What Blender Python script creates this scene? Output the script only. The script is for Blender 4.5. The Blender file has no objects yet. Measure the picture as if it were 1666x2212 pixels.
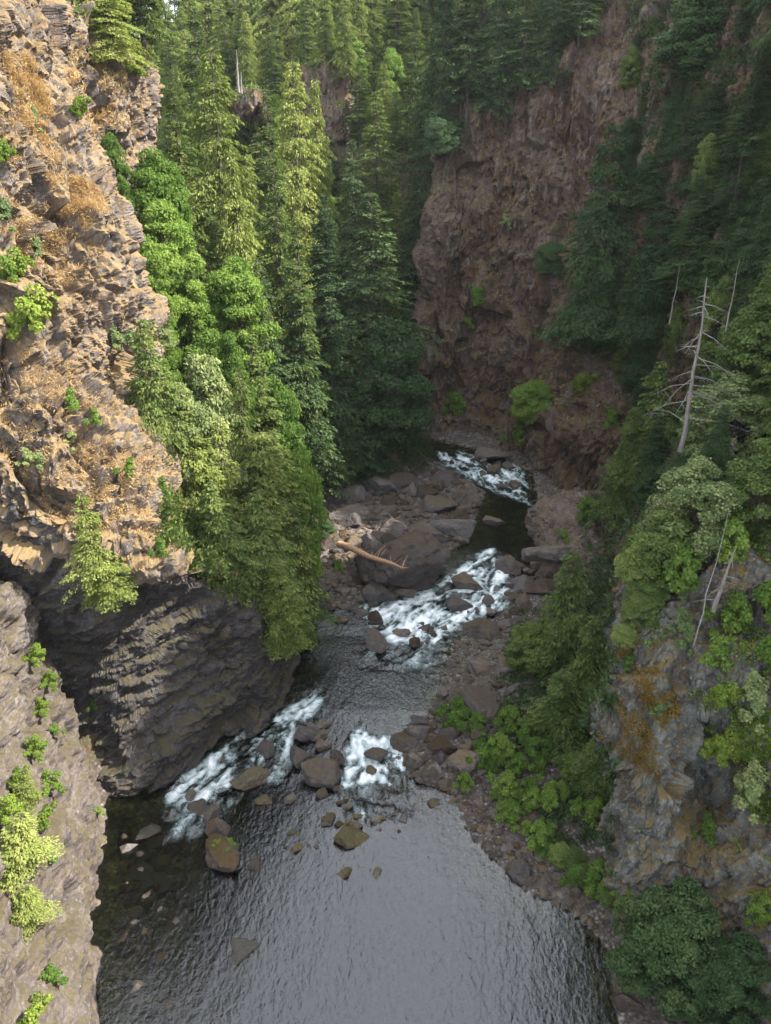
import bpy, math, random, time
import numpy as np
from mathutils import Vector, Matrix
from mathutils.bvhtree import BVHTree
T0 = time.time()
S = bpy.context.scene
COL = S.collection
rad = math.radians
random.seed(7)

# ------------------------------------------------------------------ camera
H, PITCH, F = 55.0, rad(24), 1609.0            # camera height over the pool, tilt, focal length (photo at 1666 x 2212)
SP, CP = math.sin(PITCH), math.cos(PITCH)
cam = bpy.data.cameras.new('camera'); co = bpy.data.objects.new('camera', cam); COL.objects.link(co)
co.location = (0, 0, H); co.rotation_euler = (math.pi/2 - PITCH, 0, 0)
cam.sensor_fit = 'VERTICAL'; cam.sensor_height = 24; cam.lens = 12*F/1106
cam.clip_start = 0.5; cam.clip_end = 3000
S.camera = co

# ------------------------------------------------------------------ light
SUN_EL = rad(48); SUN_DIR2 = (0.99, -0.14)      # towards the sun, seen from above
w = bpy.data.worlds.new('World'); S.world = w; w.use_nodes = True
nt = w.node_tree; nt.nodes.clear()
sky = nt.nodes.new('ShaderNodeTexSky'); sky.sky_type = 'NISHITA'; sky.sun_disc = False
sky.sun_elevation = SUN_EL; sky.sun_rotation = math.atan2(SUN_DIR2[0], SUN_DIR2[1])
sky.air_density = 1.0; sky.dust_density = 2.0; sky.ozone_density = 1.0; sky.altitude = 150
bg = nt.nodes.new('ShaderNodeBackground'); bg.inputs[1].default_value = 0.15
out = nt.nodes.new('ShaderNodeOutputWorld')
tcw = nt.nodes.new('ShaderNodeTexCoord'); nzw = nt.nodes.new('ShaderNodeTexNoise'); rpw = nt.nodes.new('ShaderNodeValToRGB'); mxw = nt.nodes.new('ShaderNodeMix')
nzw.inputs['Scale'].default_value = 2.2; nzw.inputs['Detail'].default_value = 6; nzw.inputs['Roughness'].default_value = .6
rpw.color_ramp.elements[0].position = .35; rpw.color_ramp.elements[0].color = (.35, .35, .35, 1); rpw.color_ramp.elements[1].position = .65; rpw.color_ramp.elements[1].color = (.9, .9, .9, 1)
mxw.data_type = 'RGBA'; mxw.inputs[7].default_value = (7.6, 7.8, 8.2, 1)      # thin high cloud
nt.links.new(tcw.outputs['Generated'], nzw.inputs['Vector']); nt.links.new(nzw.outputs['Fac'], rpw.inputs[0]); nt.links.new(rpw.outputs[0], mxw.inputs[0])
nt.links.new(sky.outputs[0], mxw.inputs[6]); nt.links.new(mxw.outputs[2], bg.inputs[0]); nt.links.new(bg.outputs[0], out.inputs[0])
sl = bpy.data.lights.new('sun', 'SUN'); sl.energy = 5.0; sl.angle = rad(0.53); sl.color = (1, 0.93, 0.82)
so = bpy.data.objects.new('sun', sl); COL.objects.link(so)
sd = Vector((SUN_DIR2[0]*math.cos(SUN_EL), SUN_DIR2[1]*math.cos(SUN_EL), math.sin(SUN_EL))).normalized()
so.rotation_euler = sd.to_track_quat('Z', 'Y').to_euler(); so.location = (60, -40, 160)
S.view_settings.view_transform = 'Standard'; S.view_settings.look = 'None'
S.view_settings.gamma = 1; S.view_settings.use_curve_mapping = False
S.view_settings.exposure = 1.75
S.cycles.max_bounces = 6; S.cycles.diffuse_bounces = 3; S.cycles.glossy_bounces = 3
S.cycles.transparent_max_bounces = 8; S.cycles.transmission_bounces = 3
S.cycles.use_denoising = True
S.cycles.caustics_reflective = False; S.cycles.caustics_refractive = False

# ------------------------------------------------------------------ helpers: rays, noise
def rdir(u, v):
    dx = (u-833)/F; dy = (1106-v)/F
    return dx, CP+dy*SP, -SP+dy*CP
def atY(u, v, Y):
    a, b, c = rdir(u, v); t = Y/b
    return (a*t, Y, H+c*t)
LEVX = [-99, 57, 67, 82, 103, 118, 147, 999]; LEVZ = [0, 0, .9, .9, 2.8, 2.8, 5, 5]
def lev(y): return np.interp(y, LEVX, LEVZ)
def atL(u, v, dz=0.0):
    a, b, c = rdir(u, v); z = dz
    for _ in range(12):
        t = (z-H)/c; z = float(lev(b*t))+dz
    return (a*t, b*t, z)
def pxm(p):                                       # metres per photo pixel (1666 scale) at world point p
    return (p[1]*CP+(H-p[2])*SP)/F

def h3(ix, iy, iz, s):
    h = (ix.astype(np.uint32)*np.uint32(374761393) + iy.astype(np.uint32)*np.uint32(668265263)
         + iz.astype(np.uint32)*np.uint32(2246822519) + np.uint32((s*3266489917) & 0xffffffff))
    h ^= h >> np.uint32(15); h *= np.uint32(2246822519); h ^= h >> np.uint32(13)
    h *= np.uint32(3266489917); h ^= h >> np.uint32(16)
    return h
def hf(h): return h.astype(np.float64)/4294967295.0
def vnoise(p, s=0):
    f = np.floor(p); q = p-f; q = q*q*(3-2*q); f = f.astype(np.int64)
    r = 0
    for i in (0, 1):
        for j in (0, 1):
            for k in (0, 1):
                wgt = (q[:, 0] if i else 1-q[:, 0])*(q[:, 1] if j else 1-q[:, 1])*(q[:, 2] if k else 1-q[:, 2])
                r = r + wgt*hf(h3(f[:, 0]+i, f[:, 1]+j, f[:, 2]+k, s))
    return r*2-1
def fbm(p, sc, o=4, s=0, g=.5):
    r = np.zeros(len(p)); a = 1; t = 0
    for i in range(o):
        r += a*vnoise(p*(sc*2**i)+i*17.3, s+i); t += a; a *= g
    return r/t
def voro(p, s=0):                                 # F1, F2-F1 border, per-cell value, per-cell tilt height
    f = np.floor(p).astype(np.int64); n = len(p)
    d1 = np.full(n, 9.); d2 = np.full(n, 9.); cid = np.zeros(n, np.uint32); rel = np.zeros((n, 3))
    for i in (-1, 0, 1):
        for j in (-1, 0, 1):
            for k in (-1, 0, 1):
                a, b, c = f[:, 0]+i, f[:, 1]+j, f[:, 2]+k
                h = h3(a, b, c, s)
                fx = a+.5+.8*((h & np.uint32(1023)).astype(float)/1023-.5)
                fy = b+.5+.8*(((h >> np.uint32(10)) & np.uint32(1023)).astype(float)/1023-.5)
                fz = c+.5+.8*(((h >> np.uint32(20)) & np.uint32(1023)).astype(float)/1023-.5)
                r = np.stack([p[:, 0]-fx, p[:, 1]-fy, p[:, 2]-fz], 1)
                d = (r*r).sum(1)
                m = d < d1
                d2 = np.where(m, d1, np.minimum(d2, d)); d1 = np.where(m, d, d1)
                cid = np.where(m, h, cid); rel[m] = r[m]
    h2 = h3(cid.astype(np.int64), cid.astype(np.int64)*0, cid.astype(np.int64)*0+5, s+3)
    t = np.stack([hf(h2*np.uint32(7)), hf(h2*np.uint32(13)), hf(h2*np.uint32(31))], 1)*2-1
    return np.sqrt(d1), np.sqrt(d2)-np.sqrt(d1), hf(h2), (rel*t).sum(1)

# ------------------------------------------------------------------ helpers: meshes and objects
def mesh_np(name, V, Fc, mat=None, smooth=False, attrs=None):
    V = np.asarray(V, np.float32); Fc = np.asarray(Fc, np.int32)
    me = bpy.data.meshes.new(name); k = Fc.shape[1]
    me.vertices.add(len(V)); me.vertices.foreach_set('co', V.ravel())
    me.loops.add(Fc.size); me.loops.foreach_set('vertex_index', Fc.ravel())
    me.polygons.add(len(Fc)); me.polygons.foreach_set('loop_start', np.arange(0, Fc.size, k, dtype=np.int32))
    try: me.polygons.foreach_set('loop_total', np.full(len(Fc), k, np.int32))
    except Exception: pass
    me.update(calc_edges=True)
    me.polygons.foreach_set('use_smooth', np.full(len(Fc), smooth, bool))
    for n, a in (attrs or {}).items():
        a = np.asarray(a, np.float32)
        if a.ndim == 1:
            at = me.attributes.new(n, 'FLOAT', 'POINT'); at.data.foreach_set('value', a)
        else:
            at = me.attributes.new(n, 'FLOAT_VECTOR', 'POINT'); at.data.foreach_set('vector', a.ravel())
    if mat: me.materials.append(mat)
    return me
def link(name, me, parent=None, loc=None):
    o = bpy.data.objects.new(name, me); COL.objects.link(o)
    if parent: o.parent = parent
    if loc is not None: o.location = loc
    return o
def tag(o, label=None, cat=None, group=None, kind=None):
    if label: o['label'] = label
    if cat: o['category'] = cat
    if group: o['group'] = group
    if kind: o['kind'] = kind
    return o
def tube(pts, rs, n=6):
    pts = np.asarray(pts, float); V = []; Fc = []
    for i, p in enumerate(pts):
        d = pts[min(i+1, len(pts)-1)]-pts[max(i-1, 0)]; d = d/(np.linalg.norm(d)+1e-9)
        a = np.cross(d, (0, 0, 1) if abs(d[2]) < .9 else (1, 0, 0)); a /= np.linalg.norm(a); b = np.cross(d, a)
        for k in range(n):
            t = 2*math.pi*k/n; V.append(p+rs[i]*(math.cos(t)*a+math.sin(t)*b))
    for i in range(len(pts)-1):
        for k in range(n):
            Fc.append((i*n+k, i*n+(k+1) % n, (i+1)*n+(k+1) % n, (i+1)*n+k))
    return np.array(V), np.array(Fc)
def join(parts):
    V = []; Fc = []; o = 0
    for v, f in parts:
        V.append(v); Fc.append(f+o); o += len(v)
    return np.concatenate(V), np.concatenate(Fc)

# ------------------------------------------------------------------ materials
class G:
    def __init__(s, name):
        s.m = bpy.data.materials.new(name); s.m.use_nodes = True; s.t = s.m.node_tree; s.t.nodes.clear()
        s.out = s.n('OutputMaterial')
    def n(s, ty, **k):
        x = s.t.nodes.new('ShaderNode'+ty)
        for a, b in k.items(): setattr(x, a, b)
        return x
    def l(s, a, b): s.t.links.new(a, b)
    def noise(s, vec, sc, det=4, rough=.6, dist=0):
        x = s.n('TexNoise'); x.inputs['Scale'].default_value = sc; x.inputs['Detail'].default_value = det
        x.inputs['Roughness'].default_value = rough; x.inputs['Distortion'].default_value = dist
        if vec is not None: s.l(vec, x.inputs['Vector'])
        return x.outputs['Fac']
    def ramp(s, f, stops):
        x = s.n('ValToRGB'); cr = x.color_ramp
        while len(cr.elements) < len(stops): cr.elements.new(.5)
        for e, (p, c) in zip(cr.elements, stops):
            e.position = p; e.color = (*c, 1) if isinstance(c, tuple) else (c, c, c, 1)
        s.l(f, x.inputs[0]); return x.outputs[0]
    def mix(s, f, a, b, mode='MIX'):
        x = s.n('Mix', data_type='RGBA', blend_type=mode)
        for sock, val in ((x.inputs[0], f), (x.inputs[6], a), (x.inputs[7], b)):
            if isinstance(val, (int, float)): sock.default_value = val if sock == x.inputs[0] else (val, val, val, 1)
            elif isinstance(val, tuple): sock.default_value = (*val, 1)
            else: s.l(val, sock)
        return x.outputs[2]
    def math(s, op, a, b=0.0, clamp=False):
        x = s.n('Math', operation=op, use_clamp=clamp)
        for sock, val in ((x.inputs[0], a), (x.inputs[1], b)):
            if isinstance(val, (int, float)): sock.default_value = val
            else: s.l(val, sock)
        return x.outputs[0]
    def mapping(s, vec, scale=(1, 1, 1), rot=(0, 0, 0)):
        x = s.n('Mapping'); x.inputs['Scale'].default_value = scale; x.inputs['Rotation'].default_value = rot
        s.l(vec, x.inputs[0]); return x.outputs[0]
    def attr(s, name): return s.n('Attribute', attribute_name=name)

def rock_mat(name, dark, mid, light, stain, moss, stain_amt=.5, moss_amt=.5, streak=0.0, lichen=(.5, .5, .42), rot=(0, 0, 0), rough=.9, aniso=(1, 1, .45), spec=.2):
    g = G(name); pos = g.n('NewGeometry'); P = pos.outputs['Position']
    Q = g.mapping(P, aniso, rot)
    n1 = g.noise(Q, .55, 8, .68, .4); n2 = g.noise(Q, 2.6, 6, .7, .3); n3 = g.noise(P, 11, 4, .7); n4 = g.noise(P, .16, 5, .62, .6)
    c = g.ramp(n1, [(.30, dark), (.5, mid), (.72, light)])
    c = g.mix(g.ramp(n2, [(.42, 0.), (.62, .55)]), c, dark)
    c = g.mix(g.math('MULTIPLY', g.ramp(g.noise(Q, .9, 7, .7, .5), [(.5-.12*stain_amt, 0.), (.66-.08*stain_amt, 1.)]), min(1., .35+stain_amt*.6)), c, stain)
    c = g.mix(g.math('MULTIPLY', g.ramp(n4, [(.48, 0.), (.62, 1.)]), .35), c, light)
    c = g.mix(g.math('MULTIPLY', g.ramp(g.noise(P, 5.5, 3, .6), [(.60, 0.), (.66, 1.)]), .45), c, lichen)
    if streak:
        st = g.noise(g.mapping(P, (1.0, 1.0, .16)), .7, 7, .7, .6)
        c = g.mix(g.math('MULTIPLY', g.ramp(st, [(.56, 0.), (.68, 1.)]), streak), c, (.42, .43, .42))
    sx = g.n('SeparateXYZ'); g.l(pos.outputs['Normal'], sx.inputs[0])
    up = g.math('ADD', sx.outputs[2], g.math('MULTIPLY', g.math('SUBTRACT', g.noise(P, .8, 5, .7), .5), 1.6))
    m = g.ramp(up, [(.62-.5*moss_amt, 0.), (.85-.4*moss_amt, 1.)])
    mc = g.mix(g.noise(P, 3.5, 4, .7), moss, tuple(x*.35 for x in moss))
    c = g.mix(g.math('MULTIPLY', m, .85), c, mc)
    c = g.mix(g.math('MULTIPLY', g.ramp(n3, [(.35, 0.), (.7, 1.)]), .35), c, g.mix(.5, c, 0.01))
    if 'boulder' in name:
        rn = g.math('FRACT', g.math('ADD', g.n('ObjectInfo').outputs['Random'], g.math('MULTIPLY', pos.outputs['Random Per Island'], 7.3)))
        c = g.mix(g.math('MULTIPLY', g.math('FRACT', g.math('MULTIPLY', rn, 5.7)), .6), c, g.mix(g.noise(P, 2.2, 5, .7), (.05, .048, .05), (.17, .165, .165)))
        c = g.mix(1., c, g.ramp(rn, [(0., .5), (1., 1.35)]), 'MULTIPLY')
    b = g.n('BsdfPrincipled'); g.l(c, b.inputs['Base Color']); b.inputs['Roughness'].default_value = rough
    b.inputs['Specular IOR Level'].default_value = spec
    bm = g.n('Bump'); bm.inputs['Strength'].default_value = .8; bm.inputs['Distance'].default_value = .22
    g.l(g.math('ADD', g.math('MULTIPLY', n2, 1.2), g.math('MULTIPLY', n3, .5)), bm.inputs['Height']); g.l(bm.outputs[0], b.inputs['Normal'])
    g.l(b.outputs[0], g.out.inputs[0]); return g.m

def leaf_mat(name, a, b, c, trans=.35, tcol=None):
    g = G(name); geo = g.n('NewGeometry'); oi = g.n('ObjectInfo'); tc = g.n('TexCoord')
    r = geo.outputs['Random Per Island']
    n = g.noise(tc.outputs['Object'], .45, 3, .6)
    f = g.math('ADD', g.math('MULTIPLY', r, .45), g.math('ADD', g.math('MULTIPLY', n, .8), g.math('MULTIPLY', g.math('SUBTRACT', oi.outputs['Random'], .5), .35)))
    col = g.ramp(g.math('MULTIPLY', f, .8), [(.12, a), (.5, b), (.86, c)])
    d = g.n('BsdfPrincipled'); g.l(col, d.inputs['Base Color']); d.inputs['Roughness'].default_value = .7
    d.inputs['Specular IOR Level'].default_value = .12
    t = g.n('BsdfTranslucent'); g.l(g.mix(.6, col, g.mix(1., col, tcol or (1., 1.15, .35), 'MULTIPLY')), t.inputs[0])
    mx = g.n('MixShader'); mx.inputs[0].default_value = trans
    g.l(d.outputs[0], mx.inputs[1]); g.l(t.outputs[0], mx.inputs[2]); g.l(mx.outputs[0], g.out.inputs[0]); return g.m
def bark_mat(name, a, b):
    g = G(name); P = g.n('TexCoord').outputs['Object']
    n = g.noise(g.mapping(P, (1, 1, .2)), 5, 5, .7)
    bs = g.n('BsdfPrincipled'); g.l(g.ramp(n, [(.3, a), (.7, b)]), bs.inputs['Base Color']); bs.inputs['Roughness'].default_value = .9
    bm = g.n('Bump'); bm.inputs['Distance'].default_value = .05; g.l(n, bm.inputs['Height']); g.l(bm.outputs[0], bs.inputs['Normal'])
    g.l(bs.outputs[0], g.out.inputs[0]); return g.m

M = {}
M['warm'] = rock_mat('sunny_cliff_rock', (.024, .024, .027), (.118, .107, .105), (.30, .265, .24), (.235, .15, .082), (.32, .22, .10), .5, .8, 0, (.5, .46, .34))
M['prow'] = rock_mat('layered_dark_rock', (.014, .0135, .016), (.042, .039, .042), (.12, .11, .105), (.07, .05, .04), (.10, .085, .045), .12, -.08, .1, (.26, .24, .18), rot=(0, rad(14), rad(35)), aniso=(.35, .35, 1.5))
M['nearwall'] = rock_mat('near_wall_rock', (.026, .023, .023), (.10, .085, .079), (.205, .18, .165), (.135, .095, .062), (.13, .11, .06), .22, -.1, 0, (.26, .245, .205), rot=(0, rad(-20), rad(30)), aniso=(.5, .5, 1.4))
M['brown'] = rock_mat('brown_cliff_rock', (.012, .011, .012), (.068, .047, .041), (.22, .175, .155), (.145, .072, .032), (.12, .10, .03), .6, .35, .3, (.30, .30, .25), aniso=(1.5, 1.5, .42))
M['bluff'] = rock_mat('grey_bluff_rock', (.035, .036, .036), (.09, .094, .086), (.235, .25, .235), (.11, .07, .042), (.20, .135, .045), .15, .22, .35, (.42, .42, .28), rot=(0, rad(35), rad(20)), aniso=(1, .7, .35))
M['boulder'] = rock_mat('boulder_rock', (.028, .023, .022), (.085, .066, .06), (.19, .16, .15), (.11, .065, .035), (.13, .085, .03), .3, .1, 0, (.3, .28, .24), aniso=(1, 1, 1))
M['ochre'] = rock_mat('ochre_boulder_rock', (.035, .025, .016), (.095, .066, .038), (.21, .16, .10), (.13, .07, .028), (.11, .095, .025), .5, .2, 0, (.4, .36, .2), aniso=(1, 1, 1))
M['gravel'] = rock_mat('bar_gravel', (.10, .095, .09), (.22, .21, .20), (.36, .345, .33), (.12, .08, .055), (.10, .10, .03), .3, .02, 0, (.38, .37, .35), aniso=(2, 2, 2))

M['fir'] = leaf_mat('fir_needles', (.028, .05, .016), (.09, .135, .036), (.24, .27, .08), .36)  # fir and cedar greens raised and yellowed for the sunlit trees
M['cedar'] = leaf_mat('cedar_sprays', (.05, .07, .018), (.16, .20, .048), (.36, .38, .12), .38)
M['maple'] = leaf_mat('maple_leaves', (.035, .08, .016), (.11, .185, .035), (.25, .34, .07), .45)
M['shrub'] = leaf_mat('shrub_leaves', (.05, .10, .02), (.15, .22, .035), (.33, .38, .08), .42)
M['alder'] = leaf_mat('pale_leaves', (.05, .085, .035), (.13, .175, .065), (.38, .40, .17), .35)
M['shade_fir'] = leaf_mat('shaded_foliage', (.015, .032, .013), (.04, .074, .027), (.10, .14, .05), .25)  # darker green for trees standing in shade, the shade put into the colour
M['grass'] = leaf_mat('dry_grass', (.28, .18, .08), (.48, .34, .16), (.64, .49, .25), .3, (1, .8, .5))
M['bark'] = bark_mat('brown_bark', (.03, .024, .02), (.11, .085, .07))
M['snag'] = bark_mat('bleached_wood', (.09, .08, .075), (.27, .24, .22))
M['log'] = bark_mat('orange_brown_wood', (.17, .085, .04), (.46, .29, .17))

# hillside / river bed
g = G('hillside_ground'); pos = g.n('NewGeometry'); P = pos.outputs['Position']
c = g.ramp(g.noise(P, .5, 7, .7, .3), [(.3, (.02, .022, .012)), (.5, (.06, .042, .028)), (.7, (.12, .085, .055))])
c = g.mix(g.ramp(g.noise(P, 1.3, 5, .7), [(.5, 0.), (.62, .8)]), c, (.03, .05, .015))
peb = g.n('TexVoronoi'); peb.inputs['Scale'].default_value = 3.2; g.l(P, peb.inputs['Vector'])
pc = g.ramp(peb.outputs['Color'], [(.1, (.06, .052, .048)), (.5, (.15, .13, .12)), (.95, (.30, .275, .25))])
pc = g.mix(g.ramp(peb.outputs['Distance'], [(.25, 0.), (.6, .7)]), pc, (.03, .026, .022))
pb2 = g.noise(P, .5, 5, .65); pc = g.mix(g.ramp(pb2, [(.42, 0.), (.6, .75)]), pc, (.055, .042, .035))
wet = g.attr('wet').outputs['Fac']; bar = g.attr('bar').outputs['Fac']
uw = g.ramp(peb.outputs['Color'], [(.1, (.05, .05, .018)), (.5, (.12, .115, .04)), (.95, (.24, .22, .09))])
uw = g.mix(g.ramp(g.noise(P, .7, 6, .7), [(.4, 0.), (.58, .85)]), uw, (.025, .028, .012))
c = g.mix(bar, c, pc); c = g.mix(wet, c, uw)
b = g.n('BsdfPrincipled'); g.l(c, b.inputs['Base Color']); b.inputs['Roughness'].default_value = .9; b.inputs['Specular IOR Level'].default_value = .15
bm = g.n('Bump'); bm.inputs['Distance'].default_value = .2; bm.inputs['Strength'].default_value = .9
g.l(g.math('ADD', g.noise(P, 2.5, 6, .7), g.math('MULTIPLY', peb.outputs['Distance'], -.6)), bm.inputs['Height']); g.l(bm.outputs[0], b.inputs['Normal'])
g.l(b.outputs[0], g.out.inputs[0]); M['ground'] = g.m

# water: dielectric film over the bed, absorbing with depth, foam where the rapids break
g = G('river_water'); pos = g.n('NewGeometry'); P = pos.outputs['Position']
foam = g.attr('foam').outputs['Fac']; depth = g.attr('depth').outputs['Fac']; calm = g.attr('calm').outputs['Fac']
Pm = g.mapping(P, (1, .55, 1), (0, 0, rad(-20)))
r1 = g.noise(Pm, 2.6, 3, .55, .5); r2 = g.noise(P, 6.5, 3, .6, .4); r3 = g.noise(g.mapping(P, (1, .5, 1), (0, 0, rad(25))), .5, 2, .5, .3)
hgt = g.math('ADD', g.math('MULTIPLY', r1, .16), g.math('ADD', g.math('MULTIPLY', r2, .05), g.math('MULTIPLY', r3, .25)))
bm = g.n('Bump'); bm.inputs['Distance'].default_value = 1.0; g.l(g.math('MULTIPLY', hgt, 1.0), bm.inputs['Height']); g.l(calm, bm.inputs['Strength'])
fr = g.n('Fresnel'); fr.inputs[0].default_value = 1.85; g.l(bm.outputs[0], fr.inputs['Normal'])
gl = g.n('BsdfGlossy'); gl.inputs['Roughness'].default_value = .08; g.l(bm.outputs[0], gl.inputs['Normal'])
tr = g.n('BsdfTransparent')
g.l(g.ramp(g.math('MULTIPLY', depth, .33), [(0., (.86, .88, .80)), (.35, (.42, .48, .36)), (1., (.05, .09, .075))]), tr.inputs[0])
mx = g.n('MixShader'); g.l(g.math('MULTIPLY', fr.outputs[0], 1.0), mx.inputs[0]); g.l(tr.outputs[0], mx.inputs[1]); g.l(gl.outputs[0], mx.inputs[2])
fd = g.n('BsdfPrincipled'); fd.inputs['Roughness'].default_value = .6
f2 = g.math('ADD', foam, g.math('MULTIPLY', g.math('SUBTRACT', g.noise(P, 4, 6, .75, 1.2), .5), 1.1))
g.l(g.ramp(f2, [(.25, (.09, .14, .13)), (.60, (.34, .40, .40)), (1.0, (.78, .80, .81))]), fd.inputs['Base Color'])
mf = g.n('MixShader'); g.l(g.ramp(f2, [(.20, 0.), (.52, 1.)]), mf.inputs[0]); g.l(mx.outputs[0], mf.inputs[1]); g.l(fd.outputs[0], mf.inputs[2])
g.l(mf.outputs[0], g.out.inputs[0]); M['water'] = g.m
print('mats', time.time()-T0)

# ------------------------------------------------------------------ plan of the canyon
def seg_dist(px, py, poly, closed=True):
    d = np.full(px.shape, 1e9); n = len(poly); inside = np.zeros(px.shape, bool)
    for i in range(n if closed else n-1):
        x0, y0 = poly[i]; x1, y1 = poly[(i+1) % n]
        ex, ey = x1-x0, y1-y0; L = ex*ex+ey*ey+1e-12
        t = np.clip(((px-x0)*ex+(py-y0)*ey)/L, 0, 1)
        d = np.minimum(d, np.hypot(px-x0-t*ex, py-y0-t*ey))
        if closed:
            c = ((y0 > py) != (y1 > py)) & (px < (x1-x0)*(py-y0)/(y1-y0+1e-12)+x0)
            inside ^= c
    return np.where(inside, d, -d) if closed else d

left_px = [(190, 2212), (180, 2000), (190, 1850), (200, 1790), (235, 1720), (340, 1680), (460, 1596), (580, 1530), (632, 1440), (650, 1370), (685, 1325), (770, 1300),
           (850, 1288), (935, 1262), (930, 1215), (1010, 1172), (1035, 1100), (1050, 1062), (960, 1010), (925, 990), (880, 965)]
right_px = [(1335, 2212), (1310, 2050), (1230, 1960), (1150, 1935), (1100, 1890), (1015, 1810), (1000, 1740), (950, 1700), (900, 1690), (868, 1640), (862, 1580), (925, 1545), (960, 1480), (975, 1400),
            (1000, 1375), (1060, 1340), (1110, 1310), (1135, 1285), (1165, 1245), (1172, 1190), (1145, 1130), (1162, 1080), (1150, 1020), (1080, 985), (960, 955)]
LW = [(-18.5, 12)]+[atL(*p)[:2] for p in left_px]+[(-30, 170), (-80, 182)]
RW = [(15.5, 12)]+[atL(*p)[:2] for p in right_px]+[(-28, 180), (-80, 192)]
RIVER = LW+RW[::-1]
HILL_L = [(-20, -40), (-19.5, 12), (-21.5, 33), (-24.5, 42), (-28.5, 54), (-24, 60.5), (-15, 69), (-12.5, 80), (-12, 93), (-13, 110), (-11, 123), (4, 127), (8, 135), (7, 147), (-2, 156), (-30, 169), (-80, 181), (-260, 190), (-260, -40)]
HILL_R = [(26, -40), (25, 12), (26, 32), (28, 41), (28, 54), (24, 75), (24, 88), (27, 93), (29, 104), (41, 119), (34, 144), (9, 159), (-2, 172), (-28, 182), (-80, 194), (-260, 200), (-260, 700), (300, 700), (300, -40)]

def axis(parts):
    r = []
    for a, b, s in parts: r += list(np.arange(a, b, s))
    return np.array(r+[parts[-1][1]])
gx = axis([(-200, -60, 6), (-60, -32, 2), (-32, 48, .4), (48, 80, 2), (80, 220, 6)])
gy = axis([(-40, 26, 3), (26, 110, .4), (110, 180, .5), (180, 250, 2), (250, 620, 8)])
X, Y = np.meshgrid(gx, gy); x = X.ravel(); y = Y.ravel()
dW = seg_dist(x, y, RIVER); dL = seg_dist(x, y, HILL_L); dR = seg_dist(x, y, HILL_R)
P2 = np.stack([x, y, x*0], 1)
L0 = lev(y)
warp = fbm(P2, .06, 4, 3)*5
z = L0+np.where(dW > 0, -np.minimum(.22+.20*dW, 1.9-1.1*np.clip((-11-x)/6, 0, 1)*np.clip((60-y)/5, 0, 1))+.25*fbm(P2, .35, 4, 5), np.minimum(.1+.16*-dW, 1.5)+.35*np.clip(-dW, 0, 1)*fbm(P2, .3, 4, 6))
a = np.clip(dL+np.where(dL > 3, warp*.5, 0), 0, None)
gl_ = np.where(a < 12, 1.45*a, 17.4+1.15*(a-12)); gl_ = np.where(gl_ > 52, 52+(gl_-52)*.35, gl_)
z = z+gl_
b_ = np.clip(dR-1.0+np.where(dR > 3, warp*.45, 0), 0, None)
cap = 50+22*np.clip((y-30)/12, 0, 1)*np.clip((x-10)/30, 0, 1)+6*np.clip((y-90)/60, 0, 1)  # right rim raised up-valley so that its shade covers the prow
gr_ = (2.0+1.2*np.clip((88-y)/14, 0, 1)*np.clip(x/10, 0, 1))*b_; gr_ = np.where(gr_ > cap, cap+(gr_-cap)*.24, gr_)
z = z-24*np.exp(-((x+.283*y)/22)**2)*np.clip((y-225)/60, 0, 1)*np.clip((gr_-40)/15, 0, 1)
z = z+gr_+np.clip(dL-2, 0, 1)*fbm(P2, .22, 4, 9)*1.2+np.clip(dR-2, 0, 1)*fbm(P2, .22, 4, 8)*1.6
nx = len(gx); ny = len(gy)
idx = np.arange(nx*ny).reshape(ny, nx)
quads = lambda I: np.stack([I[:-1, :-1].ravel(), I[:-1, 1:].ravel(), I[1:, 1:].ravel(), I[1:, :-1].ravel()], 1)
wet = np.clip((L0+.05-z)*6, 0, 1); bar = np.clip(1.2-np.maximum(dL, dR)*.5, 0, 1)
TV = np.stack([x, y, z], 1); TF = quads(idx)
tag(link('hillside', mesh_np('hillside', TV, TF, M['ground'], True, {'wet': wet, 'bar': bar})), kind='structure')
BV = [(TV, TF)]
print('terrain', len(TV), time.time()-T0)

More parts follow.
